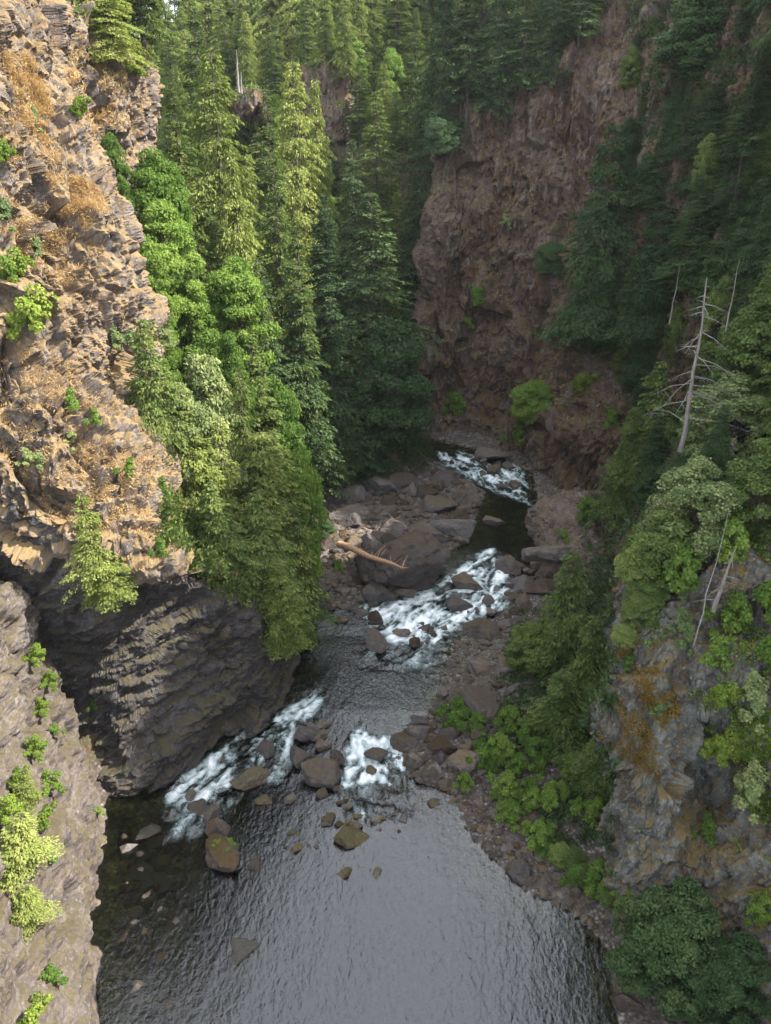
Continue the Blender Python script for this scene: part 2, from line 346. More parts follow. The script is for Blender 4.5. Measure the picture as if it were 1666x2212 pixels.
# ------------------------------------------------------------------ cliffs: surveyed control points, then fractured
def cr(P, n, ax):
    P = np.moveaxis(np.asarray(P, float), ax, 0); m = len(P)
    t = np.linspace(0, m-1, n) if np.isscalar(n) else n; i = np.minimum(t.astype(int), m-2); f = (t-i)[:, None, None]
    g = lambda k: P[np.clip(k, 0, m-1)]
    a, b, c, d = g(i-1), g(i), g(i+1), g(i+2)
    r = .5*((2*b)+(-a+c)*f+(2*a-5*b+4*c-d)*f*f+(-a+3*b-3*c+d)*f**3)
    return np.moveaxis(r, 0, ax)
def patch(name, grid, nu, nv, mat, big=1.6, cell=2.6, camp=.9, cell2=.9, camp2=.28, stretch=(1, 1, .5), seed=1, rot=0.0, layer=0.0, bsc=.12, label=None):
    g = np.array(grid, float); q = cr(cr(g, 120, 0), 120, 1)
    def even(ax, n):                               # even spacing on the rock, not per control point
        w_ = np.linalg.norm(np.diff(q, axis=ax), axis=2).mean(1-ax); c = np.concatenate([[0], np.cumsum(w_+.35*w_.mean())])
        return np.interp(np.linspace(0, c[-1], n), c, np.linspace(0, g.shape[ax]-1, 120))
    s = cr(cr(g, even(0, nv), 0), even(1, nu), 1)
    du = np.gradient(s, axis=1); dv = np.gradient(s, axis=0)
    N = np.cross(du, dv); N /= np.linalg.norm(N, axis=2, keepdims=True)+1e-9
    p = s.reshape(-1, 3); n = N.reshape(-1, 3)
    # normals are oriented to the open canyon
    flip = np.sign(((np.array([0, 60, 40.])-p)*n).sum(1).mean()); n = n*flip
    pw = p+np.stack([fbm(p, .25, 3, seed+40), fbm(p, .25, 3, seed+41), fbm(p, .25, 3, seed+42)], 1)*1.2
    cr_, sr_ = math.cos(rot), math.sin(rot)
    pr = np.stack([pw[:, 0]*cr_-pw[:, 2]*sr_, pw[:, 1], pw[:, 0]*sr_+pw[:, 2]*cr_], 1)*np.array(stretch)
    def soft(a, n, k=2.):                                # resolve the steps between blocks on the grid
        a = a.reshape(nv, nu)
        for _ in range(n):
            a = np.pad(a, 1, mode='edge'); a = (a[:-2]+k*a[1:-1]+a[2:])/(2+k); a = (a[:, :-2]+k*a[:, 1:-1]+a[:, 2:])/(2+k)
        return a.ravel()
    f1, e1, c1, t1 = voro(pr/cell, seed)
    f2, e2, c2, t2 = voro(pr/cell2+3.3, seed+9)
    f3, e3, c3, t3 = voro(pr/(cell2*.42)+7.7, seed+19)
    mod = .55+.9*np.clip(fbm(p, .1, 2, seed+77)+.5, 0, 1)
    d = mod*camp*((c1-.5)*1.3+t1*1.6-np.clip(.10-e1, 0, 1)*2.5)
    d = soft(d, 1)
    d += soft(mod*camp2*((c2-.5)*1.5+t2*1.9-np.clip(.12-e2, 0, 1)*1.2), 1, 6.)
    d += camp2*(.5*(c3-.5)+1.1*t3)+.10*fbm(p, 3.1, 2, seed+15)
    d += big*fbm(p, bsc, 4, seed)
    d += .22*fbm(p, 1.2, 4, seed+5)+.5*(.5-np.abs(fbm(p*np.array([1, 1, .5]), .45, 4, seed+6)))*mod
    if layer:
        q = p[:, 2]-.34*p[:, 0]; ql = q*.42+fbm(p, .12, 4, seed+60)*1.6
        saw = ql-np.floor(ql); d += soft(layer*1.2*(saw**1.5-.5), 1, 6.)
    p = p+n*d[:, None]
    if name == 'dummy': return None
    I = np.arange(nu*nv).reshape(nv, nu); Fq = quads(I)
    if flip < 0: Fq = Fq[:, ::-1]
    o = tag(link(name, mesh_np(name, p, Fq, mat, False)), label, kind='structure')
    BV.append((p.reshape(nv, nu, 3)[::2, ::2].reshape(-1, 3), quads(np.arange(((nv+1)//2)*((nu+1)//2)).reshape((nv+1)//2, (nu+1)//2))))
    return p
Wp = lambda rows: [[atY(*c) if c[0] == c[0] and len(c) == 3 and abs(c[0]) >= 0 and c[0] is not None else c for c in r] for r in rows]
def G2(rows):                                     # ('w', x, y, z) world point, or (u, v, Y)
    return [[(c[1:] if c[0] == 'w' else atY(*c)) for c in r] for r in rows]
W = lambda x, y, z: ('w', x, y, z)

# near left wall
nw = []
for zz, dx0, dx1 in ((-3, .6, .4), (3, -1.2, -.6), (8, -3.4, -1.6), (13, -5.8, -2.8), (18, -8, -3.9), (22, -10, -4.6), (24, -15, -8), (27, -26, -20)):
    r = []
    for k, (bx, by) in enumerate(((-17, 12), (-18.6, 22), (-20.6, 33), (-23.4, 42), (-25.8, 49), (-27.2, 54), (-30, 55.6), (-40, 59))):
        f = min(1, k/5); back = 0
        r.append(W(bx+dx0*(1-f)+dx1*f, by+(.4*k*zz/24 if k > 3 else 0), zz))
    nw.append(r)
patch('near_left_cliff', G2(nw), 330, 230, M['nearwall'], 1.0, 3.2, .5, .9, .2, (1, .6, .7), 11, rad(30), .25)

# prow and the sunny cliff over it
PR = [
 [W(-40, 60.6, -3), W(-26.4, 56.2, -3), W(-22, 56.6, -3), W(-17.6, 61.6, -3), W(-12.2, 67.3, -3), W(-10.8, 80, -3), W(-10.3, 93, -2), W(-13, 106, 0)],
 [W(-41, 61, 5), (226, 1640, 57.2), (325, 1600, 57.5), (460, 1520, 62), (590, 1490, 67.6), (650, 1400, 79.5), (690, 1310, 92), W(-14, 106, 5)],
 [W(-42, 61, 12), (176, 1520, 57.8), (270, 1460, 57.8), (425, 1420, 61.8), (590, 1440, 68.6), (655, 1375, 80.5), (690, 1290, 93), W(-15, 107, 8)],
 [W(-43, 61.5, 20), (90, 1340, 58.8), (215, 1320, 58.4), (400, 1330, 61.8), (560, 1385, 68), (640, 1350, 80), (680, 1270, 95), W(-16, 108, 9)],
 [W(-42, 63, 27), (-10, 1180, 59), (130, 1200, 58.4), (345, 1215, 59.5), (480, 1290, 64.5), (610, 1320, 80), (660, 1240, 97), W(-18, 110, 11)],
 [W(-44, 62, 33), (-50, 1010, 58), (110, 1145, 56.8), (330, 1175, 58.0), (440, 1250, 68), (560, 1270, 84), (620, 1200, 101), W(-21, 112, 13)],
 [W(-46, 62, 39), (-60, 900, 59), (105, 1040, 58.6), (322, 1090, 61.8), (400, 1190, 73), (500, 1210, 88), (580, 1150, 106), W(-25, 115, 18)],
 [W(-48, 64, 44), (-60, 780, 61), (110, 900, 61.5), (348, 965, 69), (400, 1100, 79), (450, 1130, 93), (540, 1090, 110), W(-30, 118, 24)],
 [W(-48, 66, 50), (-60, 640, 63), (90, 760, 65), (250, 850, 72), (350, 1000, 86), (420, 1050, 98), (480, 1030, 114), W(-36, 120, 30)],
 [W(-50, 68, 56), (-60, 480, 65), (100, 600, 69), (306, 725, 77.5), (300, 900, 92), (370, 960, 104), (420, 960, 118), W(-42, 122, 36)],
 [W(-50, 70, 62), (-60, 330, 67), (90, 430, 72), (262, 525, 80), (250, 760, 98), (320, 860, 110), (360, 880, 122), W(-48, 124, 42)],
 [W(-52, 72, 68), (-60, 170, 69), (70, 250, 75), (205, 330, 84), (200, 600, 104), (270, 760, 114), (300, 800, 126), W(-54, 126, 48)],
 [W(-54, 74, 74), (-60, 0, 71), (50, 80, 78), (150, 130, 88), (150, 460, 108), (220, 660, 118), (240, 720, 130), W(-60, 128, 54)],
 [W(-58, 78, 82), (-60, -200, 74), (40, -120, 82), (140, -110, 92), (100, 300, 114), (170, 560, 122), (180, 640, 134), W(-66, 130, 60)],
]
gPR = np.array(G2(PR))
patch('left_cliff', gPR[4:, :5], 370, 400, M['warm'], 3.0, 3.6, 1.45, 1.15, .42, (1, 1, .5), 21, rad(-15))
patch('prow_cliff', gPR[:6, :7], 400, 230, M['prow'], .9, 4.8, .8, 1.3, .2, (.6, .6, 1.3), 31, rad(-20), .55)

# bluff further up the left side, under the leaning cedar
patch('far_left_bluff', G2([
 [(110, 470, 92), (160, 430, 98), (215, 420, 103), (265, 400, 107), (300, 400, 114), (310, 420, 130)],
 [(110, 330, 93), (160, 320, 99), (215, 310, 103), (272, 290, 107), (315, 290, 114), (325, 330, 130)],
 [(110, 220, 94), (160, 220, 99), (220, 220, 103.5), (285, 205, 108), (322, 200, 115), (330, 240, 131)],
 [(110, 120, 95), (160, 130, 100), (220, 140, 104), (285, 140, 109), (316, 150, 116), (326, 180, 132)],
 [(110, 30, 97), (158, 45, 102), (215, 75, 106), (280, 115, 112), (310, 135, 120), (318, 160, 136)],
 [(110, -60, 110), (150, -20, 115), (200, 30, 120), (260, 90, 126), (295, 120, 134), (300, 150, 150)]]),
 150, 130, M['warm'], 1.5, 3.0, 1.1, 1.1, .4, (1, 1, .5), 41)

# brown cliff across the river and its grey foot
patch('brown_cliff', G2([
 [W(9, 172, 0), (900, 975, 158), (1000, 990, 153), (1100, 1010, 146), (1152, 1060, 138), (1200, 1110, 131), (1320, 1130, 121), (1480, 1150, 106), (1760, 1150, 88)],
 [W(9, 173, 14), (903, 890, 157), (1000, 912, 152), (1100, 935, 145), (1150, 960, 136), (1195, 960, 127), (1320, 960, 119), (1480, 1000, 107), (1760, 1010, 88)],
 [W(10, 176, 18), (915, 862, 161), (1000, 880, 156), (1100, 890, 149), (1170, 890, 140), (1230, 880, 131), (1330, 880, 122), (1480, 900, 110), (1760, 900, 90)],
 [W(12, 184, 30), (910, 740, 160), (1000, 760, 156), (1100, 760, 150), (1180, 760, 143), (1240, 760, 134), (1340, 760, 125), (1480, 760, 112), (1760, 760, 92)],
 [W(13.5, 186, 45), (922, 590, 160), (1000, 600, 157), (1100, 600, 152), (1190, 600, 146), (1250, 600, 138), (1350, 600, 129), (1490, 600, 115), (1760, 600, 96)],
 [W(15.5, 188, 55), (936, 440, 161), (1010, 440, 158), (1110, 440, 154), (1200, 440, 149), (1270, 440, 143), (1370, 440, 133), (1500, 430, 119), (1760, 430, 101)],
 [W(17, 190, 62), (946, 300, 162), (1020, 300, 159), (1120, 300, 156), (1220, 290, 152), (1300, 290, 147), (1400, 270, 138), (1520, 250, 124), (1760, 250, 106)],
 [W(18, 194, 67), (955, 240, 166), (1030, 220, 162), (1130, 180, 159), (1240, 130, 156), (1320, 120, 151), (1420, 90, 143), (1540, 60, 129), (1760, 60, 112)],
 [W(20, 206, 70), (965, 190, 180), (1040, 140, 176), (1145, 60, 172), (1260, -40, 166), (1340, -60, 160), (1440, -100, 152), (1560, -120, 140), (1760, -120, 122)]]),
 440, 360, M['brown'], 3.0, 4.2, 1.6, 1.3, .5, (1, 1, .42), 51)

# rock shelf on the right bank
patch('right_shelf', G2([
 [(1165, 1330, 91), (1150, 1290, 93), (1165, 1240, 96), (1166, 1200, 100), (1142, 1150, 104), (1150, 1110, 108), (1190, 1100, 113)],
 [(1190, 1300, 90.5), (1165, 1255, 92.5), (1176, 1205, 95.5), (1172, 1160, 99.5), (1155, 1115, 103), (1165, 1080, 107), (1210, 1085, 112)],
 [(1250, 1250, 91), (1215, 1215, 94), (1230, 1170, 97), (1230, 1130, 100), (1215, 1090, 104), (1225, 1070, 108), (1260, 1080, 112)],
 [(1340, 1210, 91), (1320, 1180, 94), (1330, 1140, 97), (1330, 1110, 100), (1320, 1085, 104), (1320, 1070, 108), (1330, 1075, 112)],
 [(1460, 1100, 92), (1450, 1080, 95), (1450, 1050, 98), (1450, 1030, 101), (1450, 1010, 105), (1450, 1000, 109), (1450, 990, 113)]]),
 120, 110, M['boulder'], 1.0, 2.2, .7, .8, .25, (1, 1, .8), 61)

# near bluff on the right
patch('right_bluff', G2([
 [W(24, 58, -2), (1330, 2080, 44), (1352, 2120, 37.5), (1460, 2300, 34), (1560, 2380, 31.5), (1760, 2500, 28)],
 [W(24, 58, 4), (1325, 1900, 47), (1345, 1950, 41), (1450, 2040, 38), (1560, 2090, 36), (1760, 2180, 32)],
 [W(24, 58, 9), (1330, 1740, 49), (1345, 1770, 43.3), (1440, 1840, 40.5), (1550, 1880, 39.5), (1760, 1950, 35)],
 [W(24, 58, 14), (1330, 1640, 50), (1335, 1660, 44.6), (1440, 1690, 42), (1525, 1720, 45.5), (1600, 1740, 41), (1760, 1780, 37)][:5]+[(1760, 1780, 37)],
 [W(24, 58, 19), (1300, 1570, 51), (1302, 1565, 44.8), (1440, 1580, 43.2), (1530, 1600, 45), (1760, 1640, 39.5)],
 [W(24.5, 59, 23), (1330, 1450, 53), (1335, 1430, 47.5), (1440, 1440, 45.4), (1560, 1450, 44), (1760, 1480, 42)],
 [W(25, 59, 27), (1340, 1320, 54), (1342, 1290, 49.5), (1450, 1300, 48.6), (1570, 1305, 47), (1760, 1320, 44.5)],
 [W(26, 60, 30), (1345, 1250, 56), (1350, 1235, 52.5), (1460, 1205, 51.6), (1570, 1195, 50), (1760, 1190, 47)],
 [W(32, 64, 34), (1400, 1190, 64), (1420, 1180, 62), (1500, 1130, 60.5), (1600, 1100, 58), (1760, 1080, 54)]]),
 260, 300, M['bluff'], 1.6, 2.6, .8, .8, .25, (1, 1, .4), 71, rad(25))

# rocky knob and rock band high up the valley
patch('distant_knob', G2([
 [(640, 320, 214), (655, 310, 209), (690, 305, 206), (735, 305, 206), (765, 310, 210), (785, 320, 222)],
 [(640, 230, 215), (656, 220, 210), (690, 220, 207), (735, 220, 207), (764, 225, 211), (785, 240, 223)],
 [(645, 170, 216), (660, 158, 212), (692, 150, 209), (735, 153, 209), (762, 170, 213), (785, 190, 225)],
 [(650, 160, 232), (665, 148, 230), (695, 138, 230), (735, 140, 230), (762, 155, 232), (785, 180, 240)]]),
 70, 60, M['brown'], 1.5, 4.0, 1.2, 1.5, .4, (1, 1, .5), 81)
patch('distant_rock_band', G2([
 [(500, 262, 206), (530, 265, 206), (560, 268, 207), (590, 270, 210)],
 [(500, 212, 207), (530, 208, 207), (560, 212, 208), (590, 225, 212)],
 [(500, 205, 222), (530, 197, 222), (560, 197, 223), (590, 215, 225)]]),
 60, 40, M['brown'], 1.2, 4.0, 1.2, 1.5, .4, (1, 1, .5), 91)
print('patches', time.time()-T0)

allV = []; allF = []; off = 0
for v_, f_ in BV:
    allV.append(v_); allF.append(f_+off); off += len(v_)
allV = np.concatenate(allV); allF = np.concatenate(allF)
BVH = BVHTree.FromPolygons(allV.tolist(), allF.tolist())
def hit(u, v):
    d = Vector(rdir(u, v)).normalized()
    p, n, i, t = BVH.ray_cast(Vector((0, 0, H)), d)
    if p is None: return None
    if n.dot(d) > 0: n = -n
    return p, n
def ground(x, y, z=400):
    p, n, i, t = BVH.ray_cast(Vector((x, y, z)), Vector((0, 0, -1)))
    return p, n
print('bvh', len(allV), time.time()-T0)

# ------------------------------------------------------------------ river water
wx = axis([(-34, 42, .19)]); wy = axis([(10, 52, .5), (52, 110, .19), (110, 172, .33)])
X, Y = np.meshgrid(wx, wy); x = X.ravel(); y = Y.ravel(); dW = seg_dist(x, y, RIVER)
# foam: breaking water in regions surveyed from the photo, streaks along the flow
def blob(poly, soft):
    return np.clip(seg_dist(x, y, [atL(*p)[:2] for p in poly])/soft+.5, 0, 1)
RAP = [([(740, 1690), (900, 1690), (880, 1760), (760, 1780)], 1.5, (.1, -1), .33), ([(800, 1380), (980, 1380), (940, 1450), (780, 1440)], 2., (-.5, -.8), .33), ([(360, 1730), (520, 1720), (480, 1800), (360, 1820)], 1.5, (-.3, -1), .36),
       ([(350, 1725), (380, 1690), (480, 1610), (600, 1540), (690, 1490), (700, 1540), (640, 1560), (640, 1610), (600, 1690), (560, 1680), (520, 1640), (510, 1700), (450, 1735), (380, 1745)], 1.6, (-.72, -.7), .85),
       ([(735, 1705), (745, 1630), (770, 1560), (800, 1590), (860, 1590), (880, 1660), (895, 1700), (840, 1705), (800, 1690)], 1.0, (.1, -1), .9),
       ([(540, 1665), (590, 1600), (640, 1590), (630, 1670), (580, 1690)], .8, (-.2, -1), .6),
       ([(770, 1310), (850, 1295), (930, 1270), (1000, 1220), (1060, 1180), (1100, 1230), (1120, 1280), (1080, 1320), (1000, 1350), (960, 1390), (850, 1390), (800, 1350)], 2.2, (-.75, -.66), .95),
       ([(1040, 1240), (1060, 1185), (1090, 1240), (1120, 1300), (1020, 1330)], 1.2, (0, -1), .6),
       ([(940, 975), (1000, 975), (1060, 1005), (1120, 1020), (1145, 1090), (1110, 1080), (1040, 1050), (980, 1015), (940, 1000)], 2.5, (.6, -.8), .9),
       ([(1080, 985), (1130, 1000), (1150, 1060), (1120, 1050)], 2, (.3, -1), .6),
       ([(640, 1560), (560, 1600), (480, 1690), (380, 1725), (400, 1780), (360, 1790), (350, 1740)], 1.2, (-.7, -.7), .35)]
foam = np.zeros(len(x)); fx = np.zeros(len(x))+.05; fy = np.zeros(len(x))-.35; rough_ = np.zeros(len(x))
for poly, soft, (vx, vy), amt in RAP:
    b = blob(poly, soft); foam = np.maximum(foam, b*amt); fx += b*vx*3; fy += b*vy*3; rough_ = np.maximum(rough_, b)
nrm = np.hypot(fx, fy); fx /= nrm; fy /= nrm
acc = np.zeros(len(x)); acc2 = np.zeros(len(x)); K = 9
cx_, cy_ = x.copy(), y.copy()
wob = fbm(np.stack([x, y, x*0], 1), .5, 3, 12)
ang = np.arctan2(fy, fx)+wob*1.1; ux, uy = np.cos(ang), np.sin(ang)
for k in range(-K, K+1):
    q = np.stack([x+ux*k*.16, y+uy*k*.16, x*0], 1); acc += vnoise(q*3.0, 2)
    q = np.stack([x+ux*k*.4, y+uy*k*.4, x*0], 1); acc2 += vnoise(q*.95, 4)
st = acc/(2*K+1)/.22; st2 = acc2/(2*K+1)/.28
P2 = np.stack([x, y, x*0], 1)
nz = fbm(P2, .35, 4, 22)
fine = fbm(P2, 2.2, 3, 55)
fm = np.clip(foam*(.56+.22*st+.30*st2+.34*nz+.42*fine)+.02, 0, 1)*(foam > .02)
calm = .47+.45*np.clip(rough_, 0, 1)+.20*np.clip((y-50)/10, 0, 1)-.2*np.clip(fbm(P2, .08, 3, 88)+.1, 0, 1)
TG = z.reshape(ny, nx)
def bed(px, py):
    ix = np.clip(np.searchsorted(gx, px)-1, 0, nx-2); iy = np.clip(np.searchsorted(gy, py)-1, 0, ny-2)
    fx_ = (px-gx[ix])/(gx[ix+1]-gx[ix]); fy_ = (py-gy[iy])/(gy[iy+1]-gy[iy])
    return (TG[iy, ix]*(1-fx_)+TG[iy, ix+1]*fx_)*(1-fy_)+(TG[iy+1, ix]*(1-fx_)+TG[iy+1, ix+1]*fx_)*fy_
L0 = lev(y)
step = rough_*.42*(np.abs(fbm(P2, .45, 3, 30))*2-.5)+rough_*.10*st+.10*fm*fbm(P2, 1.6, 3, 31)
wz = L0+step+.03*np.clip((y-45)/15, 0, 1)*fbm(P2, .5, 3, 33)
dep = np.clip(L0-bed(x, y), 0, 6)
# the chute and the basins are deep and dark; the left of the pool is shallow over a pale bed
dep = dep*(1.5-.8*np.clip((-10-x)/6, 0, 1)*np.clip((60-y)/5, 0, 1))+.15
I = np.arange(len(wx)*len(wy)).reshape(len(wy), len(wx)); Q = quads(I)
Q = Q[(dW[Q] > -1.2).any(1)]
used = np.unique(Q); rm = np.zeros(len(x), int); rm[used] = np.arange(len(used))
tag(link('river_water', mesh_np('river_water', np.stack([x, y, wz], 1)[used], rm[Q], M['water'], True, {'foam': fm[used], 'depth': dep[used], 'calm': calm[used]})), kind='structure')
print('water', len(used), time.time()-T0)

# ------------------------------------------------------------------ plants: prototypes
def kites(base, d, side, L, wd, fold=.25, rng=None):
    """leaf-sized folded kites: base point, direction, side vector"""
    n = len(base); L = L[:, None]; wd = wd[:, None]
    nrm = np.cross(d, side)
    a = base; b = base+d*L*.45+side*wd*.5-nrm*wd*fold; c_ = base+d*L; e = base+d*L*.45-side*wd*.5-nrm*wd*fold
    V = np.stack([a, b, c_, e], 1).reshape(-1, 3)
    i = np.arange(n)*4
    return V, np.concatenate([np.stack([i, i+1, i+2], 1), np.stack([i, i+2, i+3], 1)])
def unit(v): return v/(np.linalg.norm(v, axis=-1, keepdims=True)+1e-9)
def conifer(name, seed, Ht, R, nb, ns, sl, droop=.25, t0=.12, power=.8, mat='fir', ragged=.35, hang=.5):
    r = np.random.default_rng(seed)
    t = t0+(1-t0)*np.sort(r.random(nb))**.92; t = t+.012*np.sin(t*Ht*2.6)   # boughs gather in tiers
    az = r.random(nb)*6.283+np.arange(nb)*2.4
    clump = vnoise(np.stack([np.cos(az)*1.4, np.sin(az)*1.4, t*Ht*.42], 1), seed)
    L = R*np.power(np.clip(1-t, 0.0, 1), power)*(1-ragged*r.random(nb))*(1+.8*clump)+.2
    L *= np.clip((t-t0)/.10+.5, 0, 1)
    el = (.55*t**2.5-.22)+.13*r.normal(size=nb)
    k = np.maximum(4, ns*(L/R)**1.15).astype(int)
    B = np.repeat(np.arange(nb), k); n = len(B)
    s = .12+.88*r.random(n)**.62
    ca, sa = np.cos(az[B]), np.sin(az[B]); Ls = L[B]*s
    wfan = (1.05-s)*.55*L[B]+.12
    spread = wfan*r.uniform(-1, 1, n)
    zz = t[B]*Ht+Ls*np.tan(el[B])-droop*L[B]*s**2-np.abs(spread)*.22+.06*r.normal(size=n)
    base = np.stack([ca*Ls-sa*spread, sa*Ls+ca*spread, zz-hang*.22*r.random(n)], 1)
    yaw = az[B]+np.sign(spread)*r.uniform(.1, 1.1, n)
    pit = np.tan(el[B])*.5-.12-hang*(.1+.9*r.random(n)**1.5)-.3*s*droop*2
    d = np.stack([np.cos(yaw)*np.cos(pit), np.sin(yaw)*np.cos(pit), np.sin(pit)], 1)
    up = unit(np.stack([.4*r.normal(size=n), .4*r.normal(size=n), np.ones(n)], 1))
    side = unit(np.cross(d, up))
    ll = sl*(.5+.8*r.random(n)); V, Fc = kites(base, d, side, ll, ll*(.34+.2*r.random(n)), .2)
    crown = mesh_np(name+'_crown', V, Fc, M[mat])
    tp = [(0, 0, -3), (0, 0, Ht*.3), (.15*r.normal(), .15*r.normal(), Ht*.65), (0, 0, Ht*.985)]
    tr = [tube(tp, [Ht*.014, Ht*.011, Ht*.007, .03], 7)]
    for i in range(0, nb, 2):
        e = np.array([math.cos(az[i])*L[i]*.85, math.sin(az[i])*L[i]*.85, t[i]*Ht+L[i]*.85*math.tan(el[i])-droop*L[i]*.72])
        m_ = np.array([e[0]*.5, e[1]*.5, t[i]*Ht+L[i]*.5*math.tan(el[i])-droop*L[i]*.25])
        tr.append(tube([(0, 0, t[i]*Ht), m_, e], [.04+.006*L[i], .03, .01], 3))
    for i in range(12):                            # bare dead limbs under the crown
        a = r.random()*6.283; h_ = Ht*(t0*.4+t0*.9*r.random()); l_ = R*.45*r.random()+.4
        tr.append(tube([(0, 0, h_), (math.cos(a)*l_, math.sin(a)*l_, h_-.2*l_)], [.05, .012], 3))
    V, Fc = join(tr)
    return dict(H=Ht, R=R*1.05, parts=[('trunk', mesh_np(name+'_trunk', V, Fc, M['bark'], True)), ('crown', crown)])
def broad(name, seed, Ht, R, ncl, nl, ls, mat='maple', t0=.25, flat=.55, shape=1.0, trunk_r=.013, clr=.3, loose=False):
    r = np.random.default_rng(seed); C = []; rad_ = []
    while len(C) < ncl:
        p = r.uniform(-1, 1, 3); q = np.linalg.norm(p)
        if loose: p = r.normal(size=3)*.48; p[0] += .35*p[2]; q = .7 if abs(p).max() < 1.1 else 2
        if q > 1 or (q < .45 and r.random() < .7): continue
        wz_ = min(1, max(0, .5+.5*p[2])); sc = (1-.45*wz_**1.5*shape)
        C.append((p[0]*R*sc, p[1]*R*sc, Ht*(t0+(1-t0)*wz_))); rad_.append(R*clr*(.6+.6*r.random()))
    C = np.array(C); rad_ = np.array(rad_)
    B = np.repeat(np.arange(ncl), nl); n = len(B)
    d = r.normal(size=(n, 3)); d[:, 2] = d[:, 2]*.7+.45; d = unit(d)
    rr = rad_[B]*(.55+.5*r.random(n)**.5)
    base = C[B]+d*rr[:, None]*np.array([1, 1, flat])
    outd = unit(base-np.array([0, 0, Ht*.45]))
    nrm = unit(d*.7+outd*.3+.55*r.normal(size=(n, 3))+np.array([0, 0, .35]))
    a_ = unit(np.cross(nrm, r.normal(size=(n, 3)))); a_[:, 2] -= .25; a_ = unit(a_)
    side = unit(np.cross(nrm, a_))
    ll = ls*(.6+.8*r.random(n)); V, Fc = kites(base, a_, side, ll, ll*(.7+.3*r.random(n)), .18)
    crown = mesh_np(name+'_crown', V, Fc, M[mat])
    tr = [tube([(0, 0, -1.5), (.1*R*r.normal()*.5, .1*R*r.normal()*.5, Ht*.35), (0, 0, Ht*.85)], [Ht*trunk_r*1.1, Ht*trunk_r*.8, .03], 6)]
    for i in range(0, ncl, 2):
        c0 = C[i]; h0 = Ht*.2+.5*max(0, c0[2]-Ht*.25)
        m_ = np.array([c0[0]*.45, c0[1]*.45, h0+(c0[2]-h0)*.6])
        tr.append(tube([(0, 0, h0), m_, c0], [Ht*trunk_r*.45, Ht*trunk_r*.28, .015], 4))
    V, Fc = join(tr)
    return dict(H=Ht, R=R, parts=[('trunk', mesh_np(name+'_trunk', V, Fc, M['bark'], True)), ('crown', crown)])

K_ = {
 'fir0': conifer('fir_a', 1, 30, 5.6, 430, 115, .44, .20, .14, .8, 'fir', .35, .35),
 'fir1': conifer('fir_b', 2, 30, 5.0, 430, 115, .44, .28, .08, .75, 'fir', .45, .4),
 'fir2': conifer('fir_c', 3, 28, 5.4, 400, 115, .44, .30, .2, .7, 'shade_fir', .4, .4),
 'fir3': conifer('fir_d', 4, 26, 6.2, 400, 115, .44, .26, .05, .85, 'shade_fir', .35, .4),
 'ced0': conifer('cedar_a', 5, 26, 6.2, 420, 125, .42, .40, .03, .62, 'cedar', .35, .9),
 'ced1': conifer('cedar_b', 6, 24, 5.2, 400, 125, .42, .45, .05, .7, 'cedar', .45, 1.0),
 'sced': conifer('cedar_c', 7, 26, 5.8, 430, 125, .42, .42, .03, .6, 'shade_fir', .35, .9),
 'yfir': conifer('small_fir', 8, 12, 3.6, 260, 75, .34, .22, .02, .75, 'cedar', .4, .45),
 'nfir': broad('near_fir', 9, 9, 5.0, 150, 240, .2, 'shade_fir', .05, .55, .8, .013, .17),
 'gfir': conifer('slope_fir', 10, 16, 4.8, 360, 100, .42, .36, .02, .65, 'fir', .4, .7),
 'map0': broad('maple_a', 11, 14, 5.5, 85, 330, .31, 'maple', .15),
 'map1': broad('maple_b', 12, 16, 5.0, 80, 330, .31, 'maple', .12, .6, 1.3),
 'map2': broad('maple_c', 13, 15, 5.5, 85, 300, .32, 'shade_fir', .12, .6, 1.2),
 'ald0': broad('alder_a', 14, 13, 4.4, 90, 280, .26, 'alder', .1, .7, 1.1, .010, .26),
 'ald1': broad('alder_b', 15, 11, 4.0, 80, 260, .24, 'fir', .05, .7, 1.0, .010, .26),
 'shr0': broad('shrub_a', 16, 2.4, 1.7, 17, 150, .2, 'shrub', .1, .8, .6, .02, .27, True),
 'shr1': broad('shrub_b', 17, 2.0, 1.8, 15, 150, .22, 'maple', .1, .8, .5, .02, .28, True),
 'shr2': broad('shrub_c', 18, 3.2, 1.6, 16, 120, .2, 'alder', .1, .8, .9, .02, .24, True),
 'shr3': broad('shrub_d', 19, 2.2, 1.9, 12, 170, .2, 'shrub', .1, .8, .6, .02, .27, True),
 'shr4': broad('shrub_e', 20, 2.6, 1.7, 13, 150, .22, 'maple', .1, .8, .5, .02, .30, True),
}
print('protos', time.time()-T0)
NAMES = {'fir': ('fir_tree', 'fir tree'), 'ced': ('cedar_tree', 'cedar tree'), 'sce': ('cedar_tree', 'cedar tree'), 'yfi': ('young_fir', 'young fir'), 'nfi': ('fir_tree', 'fir tree'), 'gfi': ('fir_tree', 'fir tree'),
         'map': ('maple_tree', 'maple tree'), 'ald': ('alder_tree', 'alder tree'), 'shr': ('shrub', 'shrub')}
def plant(kind, p, Hh, Rr, label, group=None, lean=(0, 0), rot=None):
    if kind in ('shr0', 'shr1') and random.random() < .5: kind = {'shr0': 'shr3', 'shr1': 'shr4'}[kind]
    k = K_[kind]; nm, cat = NAMES[kind[:3]]
    e = bpy.data.objects.new(nm, None); COL.objects.link(e); e.location = p
    e.empty_display_size = .5
    e.rotation_euler = (lean[0], lean[1], random.random()*6.283 if rot is None else rot)
    if lean != (0, 0): e.rotation_mode = 'ZXY'; e.rotation_euler = (lean[0], lean[1], 0)
    e.scale = (Rr/k['R'], Rr/k['R'], Hh/k['H'])
    tag(e, label, cat, group)
    for pn, me in k['parts']:
        link(pn, me, e)
    return e
